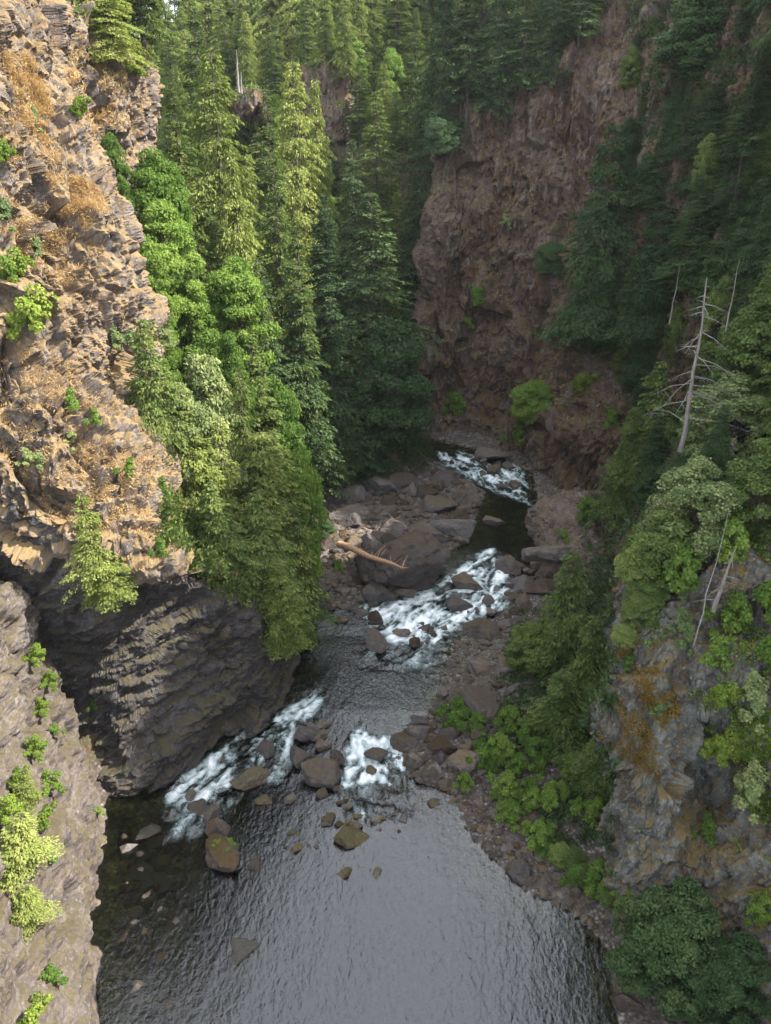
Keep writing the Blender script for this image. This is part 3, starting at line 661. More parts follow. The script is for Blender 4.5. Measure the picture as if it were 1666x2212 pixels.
def tree(kind, u, vtop, Yd, wpx, label, group=None, vbase=None, lean=(0, 0), maxh=45):
    """tree whose tip shows at (u, vtop) at distance Yd, wpx photo pixels wide; its foot is found on the ground under it"""
    T = atY(u, vtop, Yd)
    if vbase is None:
        p, n = ground(T[0], T[1], T[2])
        bz = p.z if p else T[2]-20
    else: bz = atY(u, vbase, Yd)[2]
    hh = T[2]-bz
    if hh > maxh or hh < 3: print('tree height', label, round(hh, 1))
    hh = max(3.0, min(hh, maxh))
    if kind[:3] in ('fir', 'ced', 'sce'): wpx *= 1.5 if u < 700 else 1.35
    if vtop > 700 and u < 700 and Yd < 100 and Yd > 60: wpx *= 1.3
    mid = (T[0], T[1], T[2]-hh*.6)
    return plant(kind, (T[0], T[1], T[2]-hh), hh, wpx*.5*pxm(mid), label, group, lean)

def tree2(kind, u, vtop, vbase, wpx, label, group=None):
    """tree whose foot is the surface seen at (u, vbase) and whose tip shows at height vtop"""
    h = hit(u, vbase)
    if h is None: print('no foot', label); return
    p = h[0]; a, b, c = rdir(u, vtop); top = H+c*p.y/b; hh = top-p.z
    if hh < 2 or hh > 46: print('tree2 height', label, round(hh, 1)); return
    return plant(kind, (p.x, p.y+.5, p.z-.4), hh+.4, wpx*.5*pxm((p.x, p.y, p.z+hh*.4)), label, group)

# ------------------------------------------------------------------ trees one can tell apart
# far valley, lit
tree('fir0', 348, -60, 190, 90, 'tall sunlit fir at the upper left beside the small gap of sky')
tree('fir1', 415, 5, 185, 95, 'sunlit fir with a thin pointed top above the rock band at upper left')
tree('fir1', 372, 180, 128, 95, 'narrow sunlit fir with dark gaps right of the upper left bluff')
tree('ced0', 455, 105, 134, 165, 'largest sunlit cedar in the upper left forest, broad and pale green')
tree('ced1', 500, 330, 118, 120, 'drooping sunlit cedar in front of the broadest pale cedar')
tree('fir0', 575, 195, 150, 100, 'sunlit fir with a spired top below the two bare far snags')
tree('ced0', 632, 125, 160, 115, 'pale sunlit cedar just left of the distant rocky knob')
tree('ced1', 680, 165, 165, 95, 'pale cedar standing in front of the distant rocky knob')
tree('fir0', 590, 330, 128, 120, 'sunlit fir at mid height with a bright right side')
tree('fir1', 640, 480, 120, 120, 'half shaded fir below the sunlit firs in the middle')
tree('fir2', 700, 420, 150, 100, 'dark fir in the shaded notch of the valley')
tree('fir0', 812, 200, 172, 150, 'tall fir with yellow tips right of the rocky knob')
tree('fir2', 760, 300, 160, 110, 'dark fir under the rocky knob')
tree('fir3', 800, 410, 140, 210, 'broad dark fir with a bare trunk showing low, in the middle of the valley')
tree2('fir1', 530, 235, 400, 90, 'fir filling the gap under the small far rock band, left one')
tree2('fir0', 566, 262, 450, 90, 'fir filling the gap under the small far rock band, right one')
tree2('ced1', 548, 330, 520, 100, 'cedar lower in the gap under the small far rock band')
tree2('ced1', 606, 300, 470, 90, 'cedar in front of the foot of the distant knob, left')
tree2('fir2', 712, 280, 430, 90, 'dark fir right under the distant knob')
tree('map1', 750, 75, 212, 90, 'bright green maple on top beside the rocky knob')
tree('fir1', 860, -40, 225, 110, 'sunlit yellow fir at the top edge beside the shaded cliff trees')
tree('fir3', 640, 640, 118, 150, 'dark fir left of the valley centre line, below the sunlit band')
tree('fir2', 715, 640, 124, 150, 'dark slim fir with its foot near the boulder bar')
tree('map2', 845, 700, 128.5, 190, 'broad dark maple overhanging the river bend', maxh=24)
tree('sced', 800, 880, 127, 110, 'dark cedar at the very foot of the left forest beside the bar')
tree('fir3', 885, 800, 131, 90, 'dark fir between the overhanging maple and the bend')
tree('fir3', 735, 820, 123.5, 120, 'dark fir at the edge of the boulder bar')
tree('fir2', 560, 560, 112, 120, 'green fir behind the bright maple in the middle left')
tree('sced', 885, 560, 166, 120, 'dark cedar beside the left edge of the brown cliff')
# maples on the left slope
tree('map0', 330, 335, 104, 150, 'pale green maple below the upper left bluff', maxh=16)
tree('map1', 350, 430, 98, 160, 'round bright maple beside the sunny cliff edge', maxh=16)
tree('map0', 318, 530, 94, 120, 'yellow green maple against the sunny cliff edge', maxh=14)
tree('map1', 235, 285, 98, 75, 'bright slender maple leaning out under the upper left bluff', maxh=12)
tree('map0', 505, 570, 106, 170, 'bright maple with sunlit top in the middle left forest', maxh=18)
tree('map1', 400, 610, 100, 140, 'shaded maple between the cliff and the bright middle maple', maxh=18)
tree('map0', 335, 660, 88, 100, 'yellow green maple hugging the cliff above the ledge', maxh=12)
# clump on the ledge
tree('ald0', 330, 700, 84, 110, 'pale leafy tree rising from the ledge against the cliff', maxh=16)
tree('ald0', 425, 770, 80, 150, 'yellow green leafy tree in the ledge clump, left of the bright sprig', maxh=24)
tree('map1', 490, 715, 88, 75, 'bright maple top sticking out of the ledge clump', maxh=16)
tree('yfir', 515, 790, 80, 110, 'grey green fir with round top in the ledge clump', maxh=30)
tree2('map0', 610, 830, 1130, 130, 'bright green maple at the right of the ledge clump')
tree('ced1', 400, 880, 73, 120, 'sunlit cedar at the front left of the ledge clump', maxh=18)
tree('yfir', 470, 900, 75, 130, 'yellow green fir in the middle of the ledge clump', maxh=24)
tree('ced0', 560, 930, 80, 150, 'olive green cedar on the right of the ledge clump', maxh=26)
tree('map0', 650, 990, 86, 90, 'leafy maple lit at its edge beside the boulder bar', maxh=26)
tree('gfir', 455, 1040, 68.5, 140, 'shaded dense fir spilling over the dark rock face', maxh=14)
tree('gfir', 555, 1060, 73, 150, 'shaded dense fir over the corner of the dark rock face', maxh=14)
tree('gfir', 630, 1090, 79, 110, 'shaded fir nearest the river on the ledge', maxh=22)
tree('ced1', 600, 1210, 69.5, 90, 'small cedar hanging over the river corner of the dark face', vbase=1395)
tree('ald0', 380, 830, 74, 110, 'pale thin leaved tree in front of the cliff gully', maxh=22)
# upper left bluff
tree2('ced0', 240, -90, 120, 170, 'sunlit cedar on the upper left bluff, bright on its right side')
tree2('ced1', 190, -60, 60, 110, 'dark backed cedar at the left on the upper left bluff')
# right side
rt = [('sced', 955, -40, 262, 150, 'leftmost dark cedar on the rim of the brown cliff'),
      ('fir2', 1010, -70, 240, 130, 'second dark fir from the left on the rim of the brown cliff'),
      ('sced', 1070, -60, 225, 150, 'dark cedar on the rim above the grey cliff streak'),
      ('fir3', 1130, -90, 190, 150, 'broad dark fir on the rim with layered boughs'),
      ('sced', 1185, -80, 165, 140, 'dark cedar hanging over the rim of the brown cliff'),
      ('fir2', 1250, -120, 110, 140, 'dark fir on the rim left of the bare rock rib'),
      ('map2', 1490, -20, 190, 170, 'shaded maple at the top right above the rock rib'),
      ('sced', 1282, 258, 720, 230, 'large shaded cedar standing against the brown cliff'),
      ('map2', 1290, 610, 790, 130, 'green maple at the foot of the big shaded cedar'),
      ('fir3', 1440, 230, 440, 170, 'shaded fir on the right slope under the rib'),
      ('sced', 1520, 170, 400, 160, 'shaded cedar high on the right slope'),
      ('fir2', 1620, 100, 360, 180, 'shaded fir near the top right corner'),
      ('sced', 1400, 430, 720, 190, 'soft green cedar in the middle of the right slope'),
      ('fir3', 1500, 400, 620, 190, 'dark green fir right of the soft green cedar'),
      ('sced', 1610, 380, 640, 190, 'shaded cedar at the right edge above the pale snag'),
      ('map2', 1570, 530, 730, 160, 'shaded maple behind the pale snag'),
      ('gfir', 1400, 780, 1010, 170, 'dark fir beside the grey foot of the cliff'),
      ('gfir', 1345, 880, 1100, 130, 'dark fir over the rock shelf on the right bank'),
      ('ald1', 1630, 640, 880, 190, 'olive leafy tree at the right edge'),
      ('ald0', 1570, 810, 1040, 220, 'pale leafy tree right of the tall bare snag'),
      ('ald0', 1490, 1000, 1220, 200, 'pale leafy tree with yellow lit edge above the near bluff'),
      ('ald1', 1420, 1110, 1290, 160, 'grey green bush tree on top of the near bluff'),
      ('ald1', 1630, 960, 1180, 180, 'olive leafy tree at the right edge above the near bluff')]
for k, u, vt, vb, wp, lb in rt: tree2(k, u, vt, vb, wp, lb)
for k, u, vt, Yd, wp, lb in [('gfir', 1240, 1190, 72, 180, 'drooping green fir at the foot of the right slope'),
      ('gfir', 1290, 1330, 64, 170, 'green fir in front of the near bluff, upper one'),
      ('gfir', 1220, 1450, 61, 190, 'broad green fir with dead twigs above the leafy bank'),
      ('gfir', 1290, 1600, 55, 150, 'dark green fir tucked against the near bluff'),
      ('ald1', 1150, 1350, 72, 120, 'grey green bush tree beside the gravel'),
      ('nfir', 1480, 1930, 35.5, 280, 'rounded green fir at the lower right corner of the view'),
      ('nfir', 1600, 2040, 32.5, 240, 'second rounded green fir, cut by the bottom right corner'),
      ('fir2', 925, 170, 171, 120, 'dark fir against the left edge of the brown cliff'),
      ('sced', 905, 380, 170, 110, 'dark cedar behind the left edge of the brown cliff')]: tree(k, u, vt, Yd, wp, lb, maxh=(34 if Yd > 70 else 18))
rs_ = random.Random(21)
RSP = [(1345., 180.), (1400., 60.), (1700., 0.), (1700., 1180.), (1400., 1180.), (1350., 900.), (1330., 740.)]
c_ = 0
while c_ < 60:
    u, v = rs_.uniform(1330, 1700), rs_.uniform(60, 1180)
    if seg_dist(np.array([u]), np.array([v]), RSP)[0] < 0 or (1380 < u < 1480 and 560 < v < 700 and rs_.random() < .5): continue
    h = hit(u, v); c_ += 1
    if h is None: continue
    p = h[0]; hh = rs_.uniform(5, 11)
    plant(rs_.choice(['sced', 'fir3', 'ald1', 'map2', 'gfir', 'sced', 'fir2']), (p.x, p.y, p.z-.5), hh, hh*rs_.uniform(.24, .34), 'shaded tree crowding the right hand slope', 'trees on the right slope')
print('trees', time.time()-T0)

# ------------------------------------------------------------------ the rest of the forest
rng = random.Random(5)
taken = [(o.location.x, o.location.y) for o in S.objects if o.type == 'EMPTY']
def forest(n, box, test, kinds, hr, label, group, sep=3.5, rr=(.20, .26)):
    c = 0; tries = 0
    while c < n and tries < n*40:
        tries += 1
        px, py = rng.uniform(box[0], box[1]), rng.uniform(box[2], box[3])
        if not test(px, py): continue
        if py > 150 and abs(px+.283*py) < 2.5: continue
        if any((px-a)**2+(py-b)**2 < sep*sep for a, b in taken): continue
        p, nn = ground(px, py)
        if p is None or nn.z < .12: continue
        taken.append((px, py)); c += 1
        hh = rng.uniform(*hr); kd = rng.choice(kinds)
        plant(kd, (px, py, p.z-.5), hh, hh*rng.uniform(*rr), label, group)
inL = lambda a, b: float(seg_dist(np.array([a]), np.array([b]), HILL_L)[0])
inR = lambda a, b: float(seg_dist(np.array([a]), np.array([b]), HILL_R)[0])
forest(46, (-75, 6, 96, 165), lambda a, b: inL(a, b) > 2, ['fir0', 'fir1', 'fir2', 'ced1', 'fir3'], (16, 27), 'fir or cedar among its like on the wooded left slope', 'trees on the left slope', 4.2)
forest(14, (-24, -9, 69, 97), lambda a, b: inL(a, b) > 1.5, ['yfir', 'ald0', 'gfir', 'ced1', 'ald1'], (7, 12), 'small tree filling the clump on the river ledge', 'small trees on the ledge', 2.4, (.24, .32))
forest(34, (-52, 4, 184, 216), lambda a, b: inR(a, b) > 2 and not (-26 < a < -10 and b > 196), ['fir0', 'ced0', 'fir1', 'ced1', 'map0'], (12, 19), 'fir or cedar crowding the head of the valley', 'trees at the valley head', 3.0, (.2, .26))
forest(40, (-95, 14, 176, 235), lambda a, b: inR(a, b) > 3, ['fir0', 'ced1', 'ced0', 'fir1'], (17, 28), 'fir or cedar crowding the head of the valley', 'trees at the valley head', 4.6)
forest(110, (-120, 60, 222, 300), lambda a, b: True, ['fir0', 'fir1', 'ced0', 'ced1'], (28, 40), 'distant fir in the forest along the skyline', 'firs along the skyline', 5)
forest(20, (42, 85, 56, 160), lambda a, b: inR(a, b) > 7, ['fir2', 'sced', 'fir3', 'map2', 'ald1'], (8, 15), 'shaded tree crowding the right hand slope', 'trees on the right slope', 4.2)
for yy in np.arange(20, 112, 2.6):                # canopy added on the right rim, tips set so its shade fills the gorge
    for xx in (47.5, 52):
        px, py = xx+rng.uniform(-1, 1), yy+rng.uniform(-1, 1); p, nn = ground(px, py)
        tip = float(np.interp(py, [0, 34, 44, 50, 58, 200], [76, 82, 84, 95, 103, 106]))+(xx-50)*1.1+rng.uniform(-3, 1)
        if p and tip-p.z > 5: hh = min(tip-p.z, 60 if py < 86 else 18); plant(rng.choice(['fir2', 'sced', 'fir3']), (px, py, p.z-.5), hh, min(4.5, hh*.26), 'tall dark fir added on the right rim for its shade', 'trees on the right rim')
for yy in np.arange(113, 158, 3.2):  # more rim trees added, tall enough to shade the middle of the valley
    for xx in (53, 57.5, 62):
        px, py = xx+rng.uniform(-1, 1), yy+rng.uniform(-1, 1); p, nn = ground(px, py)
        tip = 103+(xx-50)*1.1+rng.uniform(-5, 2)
        if p and tip-p.z > 5: hh = min(tip-p.z, 38); plant(rng.choice(['fir2', 'sced', 'fir3']), (px, py, p.z-.5), hh, hh*.17, 'tall dark fir added on the right rim for its shade', 'trees on the right rim')
forest(22, (10, 60, 160, 200), lambda a, b: inR(a, b) > 20, ['fir2', 'sced'], (16, 26), 'shaded fir behind the rim of the brown cliff', 'trees behind the brown cliff', 4.5)
print('forest', time.time()-T0, len(S.objects))

# ------------------------------------------------------------------ shrubs set on rock and bank (u, v, width px, kind, label)
def bush(u, v, wpx, kind, label, group=None, up=.6, hr=1.1):
    h = hit(u, v)
    if h is None: print('no hit', label); return
    p, n = h; R = wpx*.5*pxm(p)
    q = p+n*R*.25+Vector((0, 0, -R*.45))
    ax = (Vector((0, 0, 1))*up+n*(1-up)).normalized()
    e = plant(kind, q, R*2*hr*.75, R, label, group)
    e.rotation_mode = 'QUATERNION'; e.rotation_quaternion = ax.to_track_quat('Z', 'Y')
    return e
for u, v, w_, k, lb in [
    (90, 690, 120, 'shr0', 'large green bush on the sunny cliff at mid left'),
    (45, 600, 90, 'shr0', 'bush above the large green bush at the left edge'),
    (240, 745, 80, 'shr2', 'thin twiggy bush in the cleft of the sunny cliff'),
    (20, 480, 80, 'shr2', 'pale bush at the left edge of the sunny cliff'),
    (15, 350, 60, 'shr0', 'green bush high at the left edge of the sunny cliff'),
    (80, 560, 80, 'shr2', 'sparse pale bush beside the large green bush'),
    (165, 240, 55, 'shr0', 'yellow green bush in the high notch of the sunny cliff'),
    (75, 260, 60, 'shr2', 'twiggy bush on the upper sunny cliff'),
    (290, 165, 50, 'shr0', 'yellowish bush on the edge of the upper left bluff'),
    (140, 860, 60, 'shr1', 'low green bush on the dry slope'),
    (215, 905, 45, 'shr1', 'small green bush low on the dry slope'),
    (165, 960, 50, 'shr2', 'pale grey green bush on the dry slope'),
    (290, 1020, 50, 'shr1', 'dark green bush at the end of the dry slope'),
    (350, 1060, 60, 'shr1', 'yellow green bush where the ledge trees begin'),
    (55, 990, 60, 'shr2', 'pale bush on the lip above the shaded wall'),
    (355, 1190, 50, 'shr1', 'green bush at the top corner of the dark face'),
    (75, 1425, 50, 'shr0', 'bright bush beside the upper end of the black crack'),
    (95, 1480, 45, 'shr0', 'bright bush on the crack edge, second from the top'),
    (85, 1540, 45, 'shr0', 'small bright bush on the near left wall below the crack edge pair'),
    (65, 1625, 55, 'shr0', 'bright bush in the middle of the near left wall'),
    (110, 1580, 35, 'shr1', 'little bush close to the black crack'),
    (25, 1680, 55, 'shr0', 'green bush near the left edge of the near wall'),
    (95, 1710, 60, 'shr0', 'bright bush above the long yellow green patch'),
    (90, 1770, 65, 'shr0', 'yellow green bush low on the near left wall'),
    (70, 1850, 55, 'shr1', 'bush below the yellow green one on the near left wall'),
    (208, 1752, 26, 'shr1', 'tiny round bush at the foot of the black crack'),
    (10, 1760, 70, 'shr0', 'bright bush at the left edge above the fir branch'),
    (105, 2110, 60, 'shr1', 'green bush low on the dark near wall'),
    (60, 2190, 90, 'shr0', 'bright bush at the bottom left corner'),
    (210, 1520, 28, 'shr1', 'small green tuft on the prow beside the crack'),
    (735, 1232, 40, 'shr1', 'small green bush on the boulder bar near the log'),
    (800, 1255, 26, 'shr1', 'tiny green bush under the big boulder'),
    (700, 1165, 60, 'map2', 'dark round bush at the left end of the log'),
    (1000, 880, 60, 'shr1', 'green bush at the foot of the brown cliff'),
    (1030, 640, 50, 'shr1', 'green bush in the middle of the brown cliff'),
    (1090, 480, 30, 'shr2', 'pale bush on the brown cliff'),
    (970, 310, 90, 'map2', 'dark bush tree clinging to the upper left of the brown cliff'),
    (1005, 700, 30, 'shr1', 'small green bush low on the brown cliff'),
    (1165, 880, 110, 'map1', 'green leafy tree over the gully by the brown cliff'),
    (1140, 940, 60, 'shr1', 'green bush hanging over the river from the gully'),
    (1190, 560, 80, 'map2', 'dark bush left of the big shaded cedar'),
    (1270, 1110, 60, 'shr1', 'green bush on the rock shelf'),
    (1215, 1160, 35, 'shr1', 'small bush on the front of the rock shelf'),
    (1330, 900, 50, 'shr1', 'green bush above the grey cliff foot'),
    (1260, 830, 60, 'shr0', 'light green bush on the brown right slope'),
    (1600, 1350, 100, 'shr1', 'green bush on the right of the near bluff'),
    (1570, 1600, 90, 'shr0', 'green bush in the cleft of the near bluff'),
    (1440, 1540, 60, 'shr2', 'pale bush on the rusty face of the near bluff'),
    (1640, 1500, 110, 'shr2', 'large pale bush at the right edge of the near bluff'),
    (1640, 1700, 110, 'shr2', 'pale bush below the dark hollow at the right edge'),
    (1370, 1440, 50, 'shr1', 'small bush on the mossy edge of the near bluff'),
    (1540, 1800, 70, 'shr4', 'shaded bush under the dark hollow of the near bluff'),
    (1500, 1260, 110, 'shr1', 'green bush beside the short broken snag'),
    (1590, 1200, 110, 'shr1', 'green bush behind the short broken snag'),
    (1400, 1340, 90, 'ald1', 'grey green bush on the corner of the near bluff'),
    (1400, 1230, 110, 'ald1', 'grey green bush on the crest of the near bluff'),
    (1640, 1960, 60, 'shr1', 'small bush at the right edge above the rounded fir'),
    (1350, 1950, 60, 'shr0', 'yellow green bush at the foot of the near bluff'),
    (1380, 1290, 90, 'ald1', 'grey green bush over the left brow of the near bluff'),
    (1450, 1270, 100, 'shr2', 'pale grey bush in the middle of the bluff brow'),
    (1530, 1180, 100, 'ald0', 'pale leafed bush above the short broken snag'),
    (1640, 1290, 100, 'shr1', 'green bush at the right edge beside the broken snag'),
    (1480, 1350, 90, 'shr2', 'pale bush left of the foot of the leaning pole'),
    (1560, 1420, 90, 'shr1', 'green bush right of the foot of the leaning pole'),
    (1640, 1420, 100, 'shr1', 'green bush at the right edge below the broken snag'),
    (1590, 1510, 80, 'shr0', 'light green bush above the cleft of the near bluff'),
    (1590, 1640, 90, 'shr0', 'light green bush in the cleft, the lower one'),
    (1350, 1375, 60, 'ald1', 'grey green bush hanging on the left edge of the near bluff'),
    ]: bush(u, v, w_, k, lb)
rb = random.Random(8)
for i in range(40):                                # the leafy bank on the right of the pool
    t_ = rb.random(); u = 1000+300*t_+rb.uniform(-40, 40); v = 1600+260*t_+rb.uniform(-110, 80)
    if u < 965 or v > 1975: continue
    bush(u, v, rb.uniform(40, 75), 'shr1', 'low leafy shrub on the shady right bank of the pool', 'shrubs on the right bank', .9)
for i in range(20):
    t_ = rb.random(); bush(1050+240*t_+rb.uniform(-10, 50), 1740+215*t_+rb.uniform(-30, 12), rb.uniform(35, 65), rb.choice(['shr1', 'shr1', 'ald1']), 'low leafy shrub on the shady right bank of the pool', 'shrubs on the right bank', .9)
# bright fir boughs at the left edge and the young fir over the prow
bush(18, 1830, 150, 'yfir', 'bright yellow green fir at the left edge above the dark wall', None, .8, 1.3)
bush(45, 1960, 110, 'yfir', 'smaller bright fir below the one at the left edge', None, .8, 1.3)
bush(30, 1730, 100, 'yfir', 'uppermost of the small bright firs at the left edge', None, .8, 1.3)
e = tree('yfir', 175, 1065, 55.5, 120, 'young yellow green fir growing out of the lip over the dark face', vbase=1230)
e = tree('ced1', 225, 1180, 56.0, 110, 'yellow drooping sprig of fir hanging under the lip', vbase=1290)

# ------------------------------------------------------------------ snags
def snag(name, p0, p1, r0, nbr, blen, label, seed, mat='snag'):
    r = random.Random(seed); p0 = Vector(p0); p1 = Vector(p1); ax = p1-p0
    e = bpy.data.objects.new(name, None); COL.objects.link(e); e.location = p0; tag(e, label, 'dead tree')
    pts = []; rs = []
    for i in range(9):
        t = i/8; q = ax*t+Vector((r.uniform(-1, 1), r.uniform(-1, 1), 0))*ax.length*.008
        pts.append(q); rs.append(r0*(1-.8*t))
    V, Fc = tube(pts, rs, 8); link('trunk', mesh_np('snag_trunk', V, Fc, M[mat], True), e)
    for i in range(nbr):
        t = .18+.8*r.random(); q = ax*t; a = r.random()*6.283; L = blen*(1.1-t)*r.uniform(.4, 1.2)
        d = Vector((math.cos(a), math.sin(a), r.uniform(-.5, .15)))
        k1 = q+d*L*.5; k2 = q+d*L+Vector((0, 0, -.12*L)); rr_ = r0*.2
        ps = [tube([q, k1, k2], [rr_, rr_*.6, rr_*.2], 4)]
        for j in range(3):
            f = r.uniform(.4, .95); q2 = q.lerp(k2, f); d2 = Vector((r.uniform(-1, 1), r.uniform(-1, 1), r.uniform(-.6, .3)))
            ps.append(tube([q2, q2+d2*L*.25], [rr_*.4, rr_*.12], 3))
        V, Fc = join(ps); link('branch', mesh_np('snag_branch', V, Fc, M[mat], True), e)
snag('dead_tree', atY(1472, 975, 62), atY(1530, 600, 60), .23, 34, 6.5, 'tall pale bare snag standing on the right slope', 1)
snag('dead_tree', atY(1540, 1320, 46), atY(1588, 1185, 45), .2, 14, 2.4, 'short grey broken snag on the near bluff', 2)
snag('dead_tree', atY(1500, 1395, 45), atY(1575, 1100, 48), .07, 5, 1, 'thin bare pole leaning beside the short broken snag', 3)
snag('dead_tree', atY(1568, 715, 72), atY(1598, 560, 71), .09, 8, 1.6, 'thin grey snag high behind the tall bare one', 4)
snag('dead_tree', atY(1446, 700, 92), atY(1470, 570, 91), .10, 6, 1.2, 'slim dead trunk on the brown right slope', 5)
snag('dead_tree', atY(516, 200, 195), atY(511, 108, 195), .32, 4, 1.5, 'taller of two bare poles before the far forest', 6)
snag('dead_tree', atY(522, 202, 196), atY(521, 155, 196), .25, 3, 1.2, 'shorter of two bare poles before the far forest', 7)

# fallen log
A = Vector(atL(733, 1176, 4.0)); B = Vector(atL(870, 1228, 8.4))
le = bpy.data.objects.new('fallen_log', None); COL.objects.link(le); le.location = A; tag(le, 'fallen dead tree lying across the largest boulder of the bar', 'log')
ax = B-A; r = random.Random(3)
V, Fc = tube([ax*t+Vector((0, 0, .15*math.sin(t*9))) for t in np.linspace(0, 1, 9)], [.55, .52, .46, .42, .38, .33, .27, .2, .08], 9)
link('trunk', mesh_np('log_trunk', V, Fc, M['log'], True), le)
for i in range(9):
    t = r.uniform(.55, 1); q = ax*t; d = Vector((r.uniform(-.4, 1), r.uniform(-.6, 1), r.uniform(.1, 1.2))).normalized(); L = r.uniform(.8, 2.6)
    V, Fc = tube([q, q+d*L*.5, q+d*L+Vector((.2, .1, -.1))], [.06, .045, .015], 4); link('branch', mesh_np('log_branch', V, Fc, M['log'], True), le)

# ------------------------------------------------------------------ boulders
def ico(sub):
    import bmesh
    bm = bmesh.new(); bmesh.ops.create_icosphere(bm, subdivisions=sub, radius=1)
    V = np.array([v.co[:] for v in bm.verts]); Fc = np.array([[v.index for v in f.verts] for f in bm.faces]); bm.free(); return V, Fc
I3 = ico(4); I4 = ico(5)
def boulder_mesh(seed, mat, hi=False, planes=13, flat=.0):
    r = np.random.default_rng(seed); V, Fc = I4 if hi else I3
    n = unit(r.normal(size=(planes, 3))); d = r.uniform(.55, .95, planes)
    if flat: n = np.vstack([n, [[.05, .03, 1]]]); d = np.append(d, 1-flat)
    dt = V@n.T; rr = np.where(dt > .05, d/np.maximum(dt, .05), 9).min(1); rr = np.minimum(rr, 1.25)
    P = V*rr[:, None]
    P = P+0
    P = P*(1+.05*fbm(P+seed*7, 1.6, 4, seed)[:, None])*1.1
    f1, e1, c1, t1 = voro(P*2.2+seed, seed); P = P*(1+(.05*(c1-.5)+.10*t1-np.clip(.07-e1, 0, 1)*.8)[:, None]*.8)
    return mesh_np('boulder', P, Fc, M[mat])
BM = {('boulder', i): boulder_mesh(100+i, 'boulder', planes=9+i) for i in range(8)}
BM.update({('ochre', i): boulder_mesh(200+i, 'ochre', planes=10+i, flat=.3) for i in range(4)})
def rock(u, v, wp, hp, mat, label, group=None, mesh=None, seed=None, dz=0.0, name='boulder', sink=.25):
    p = hit(u, v+hp*.2); c_ = Vector(atL(u, v, 0.0))
    if p and p[0].z > float(lev(p[0].y))+.15: c_ = p[0]
    m = pxm(c_); sx = wp*.5*m
    # seen from above at ~35 deg: image height = depth*sin + height*cos
    sy = min(max(hp*.5*m*1.15, sx*.55), sx*1.3); sz = min(hp*.5*m*1.15, sx*1.05)
    s_ = random.randrange(8 if mat == 'boulder' else 4) if seed is None else seed
    me = mesh or BM[(mat, s_ % (8 if mat == 'boulder' else 4))]
    o = link(name, me); o.location = (c_.x, c_.y, c_.z+sz*(.5-sink-(.22 if v > 1700 else 0))); o.scale = (sx, sy, sz)
    o.rotation_euler = (0, 0, random.choice((-.25, .2, 0, .3)) if mesh else random.uniform(-.5, .5)+random.choice((0, 3.14)))
    tag(o, label, 'boulder', group); return o
rock(880, 1222, 165, 120, 'boulder', 'largest dark brown boulder on the bar, under the fallen log', mesh=boulder_mesh(307, 'boulder', True, 8), sink=.1)
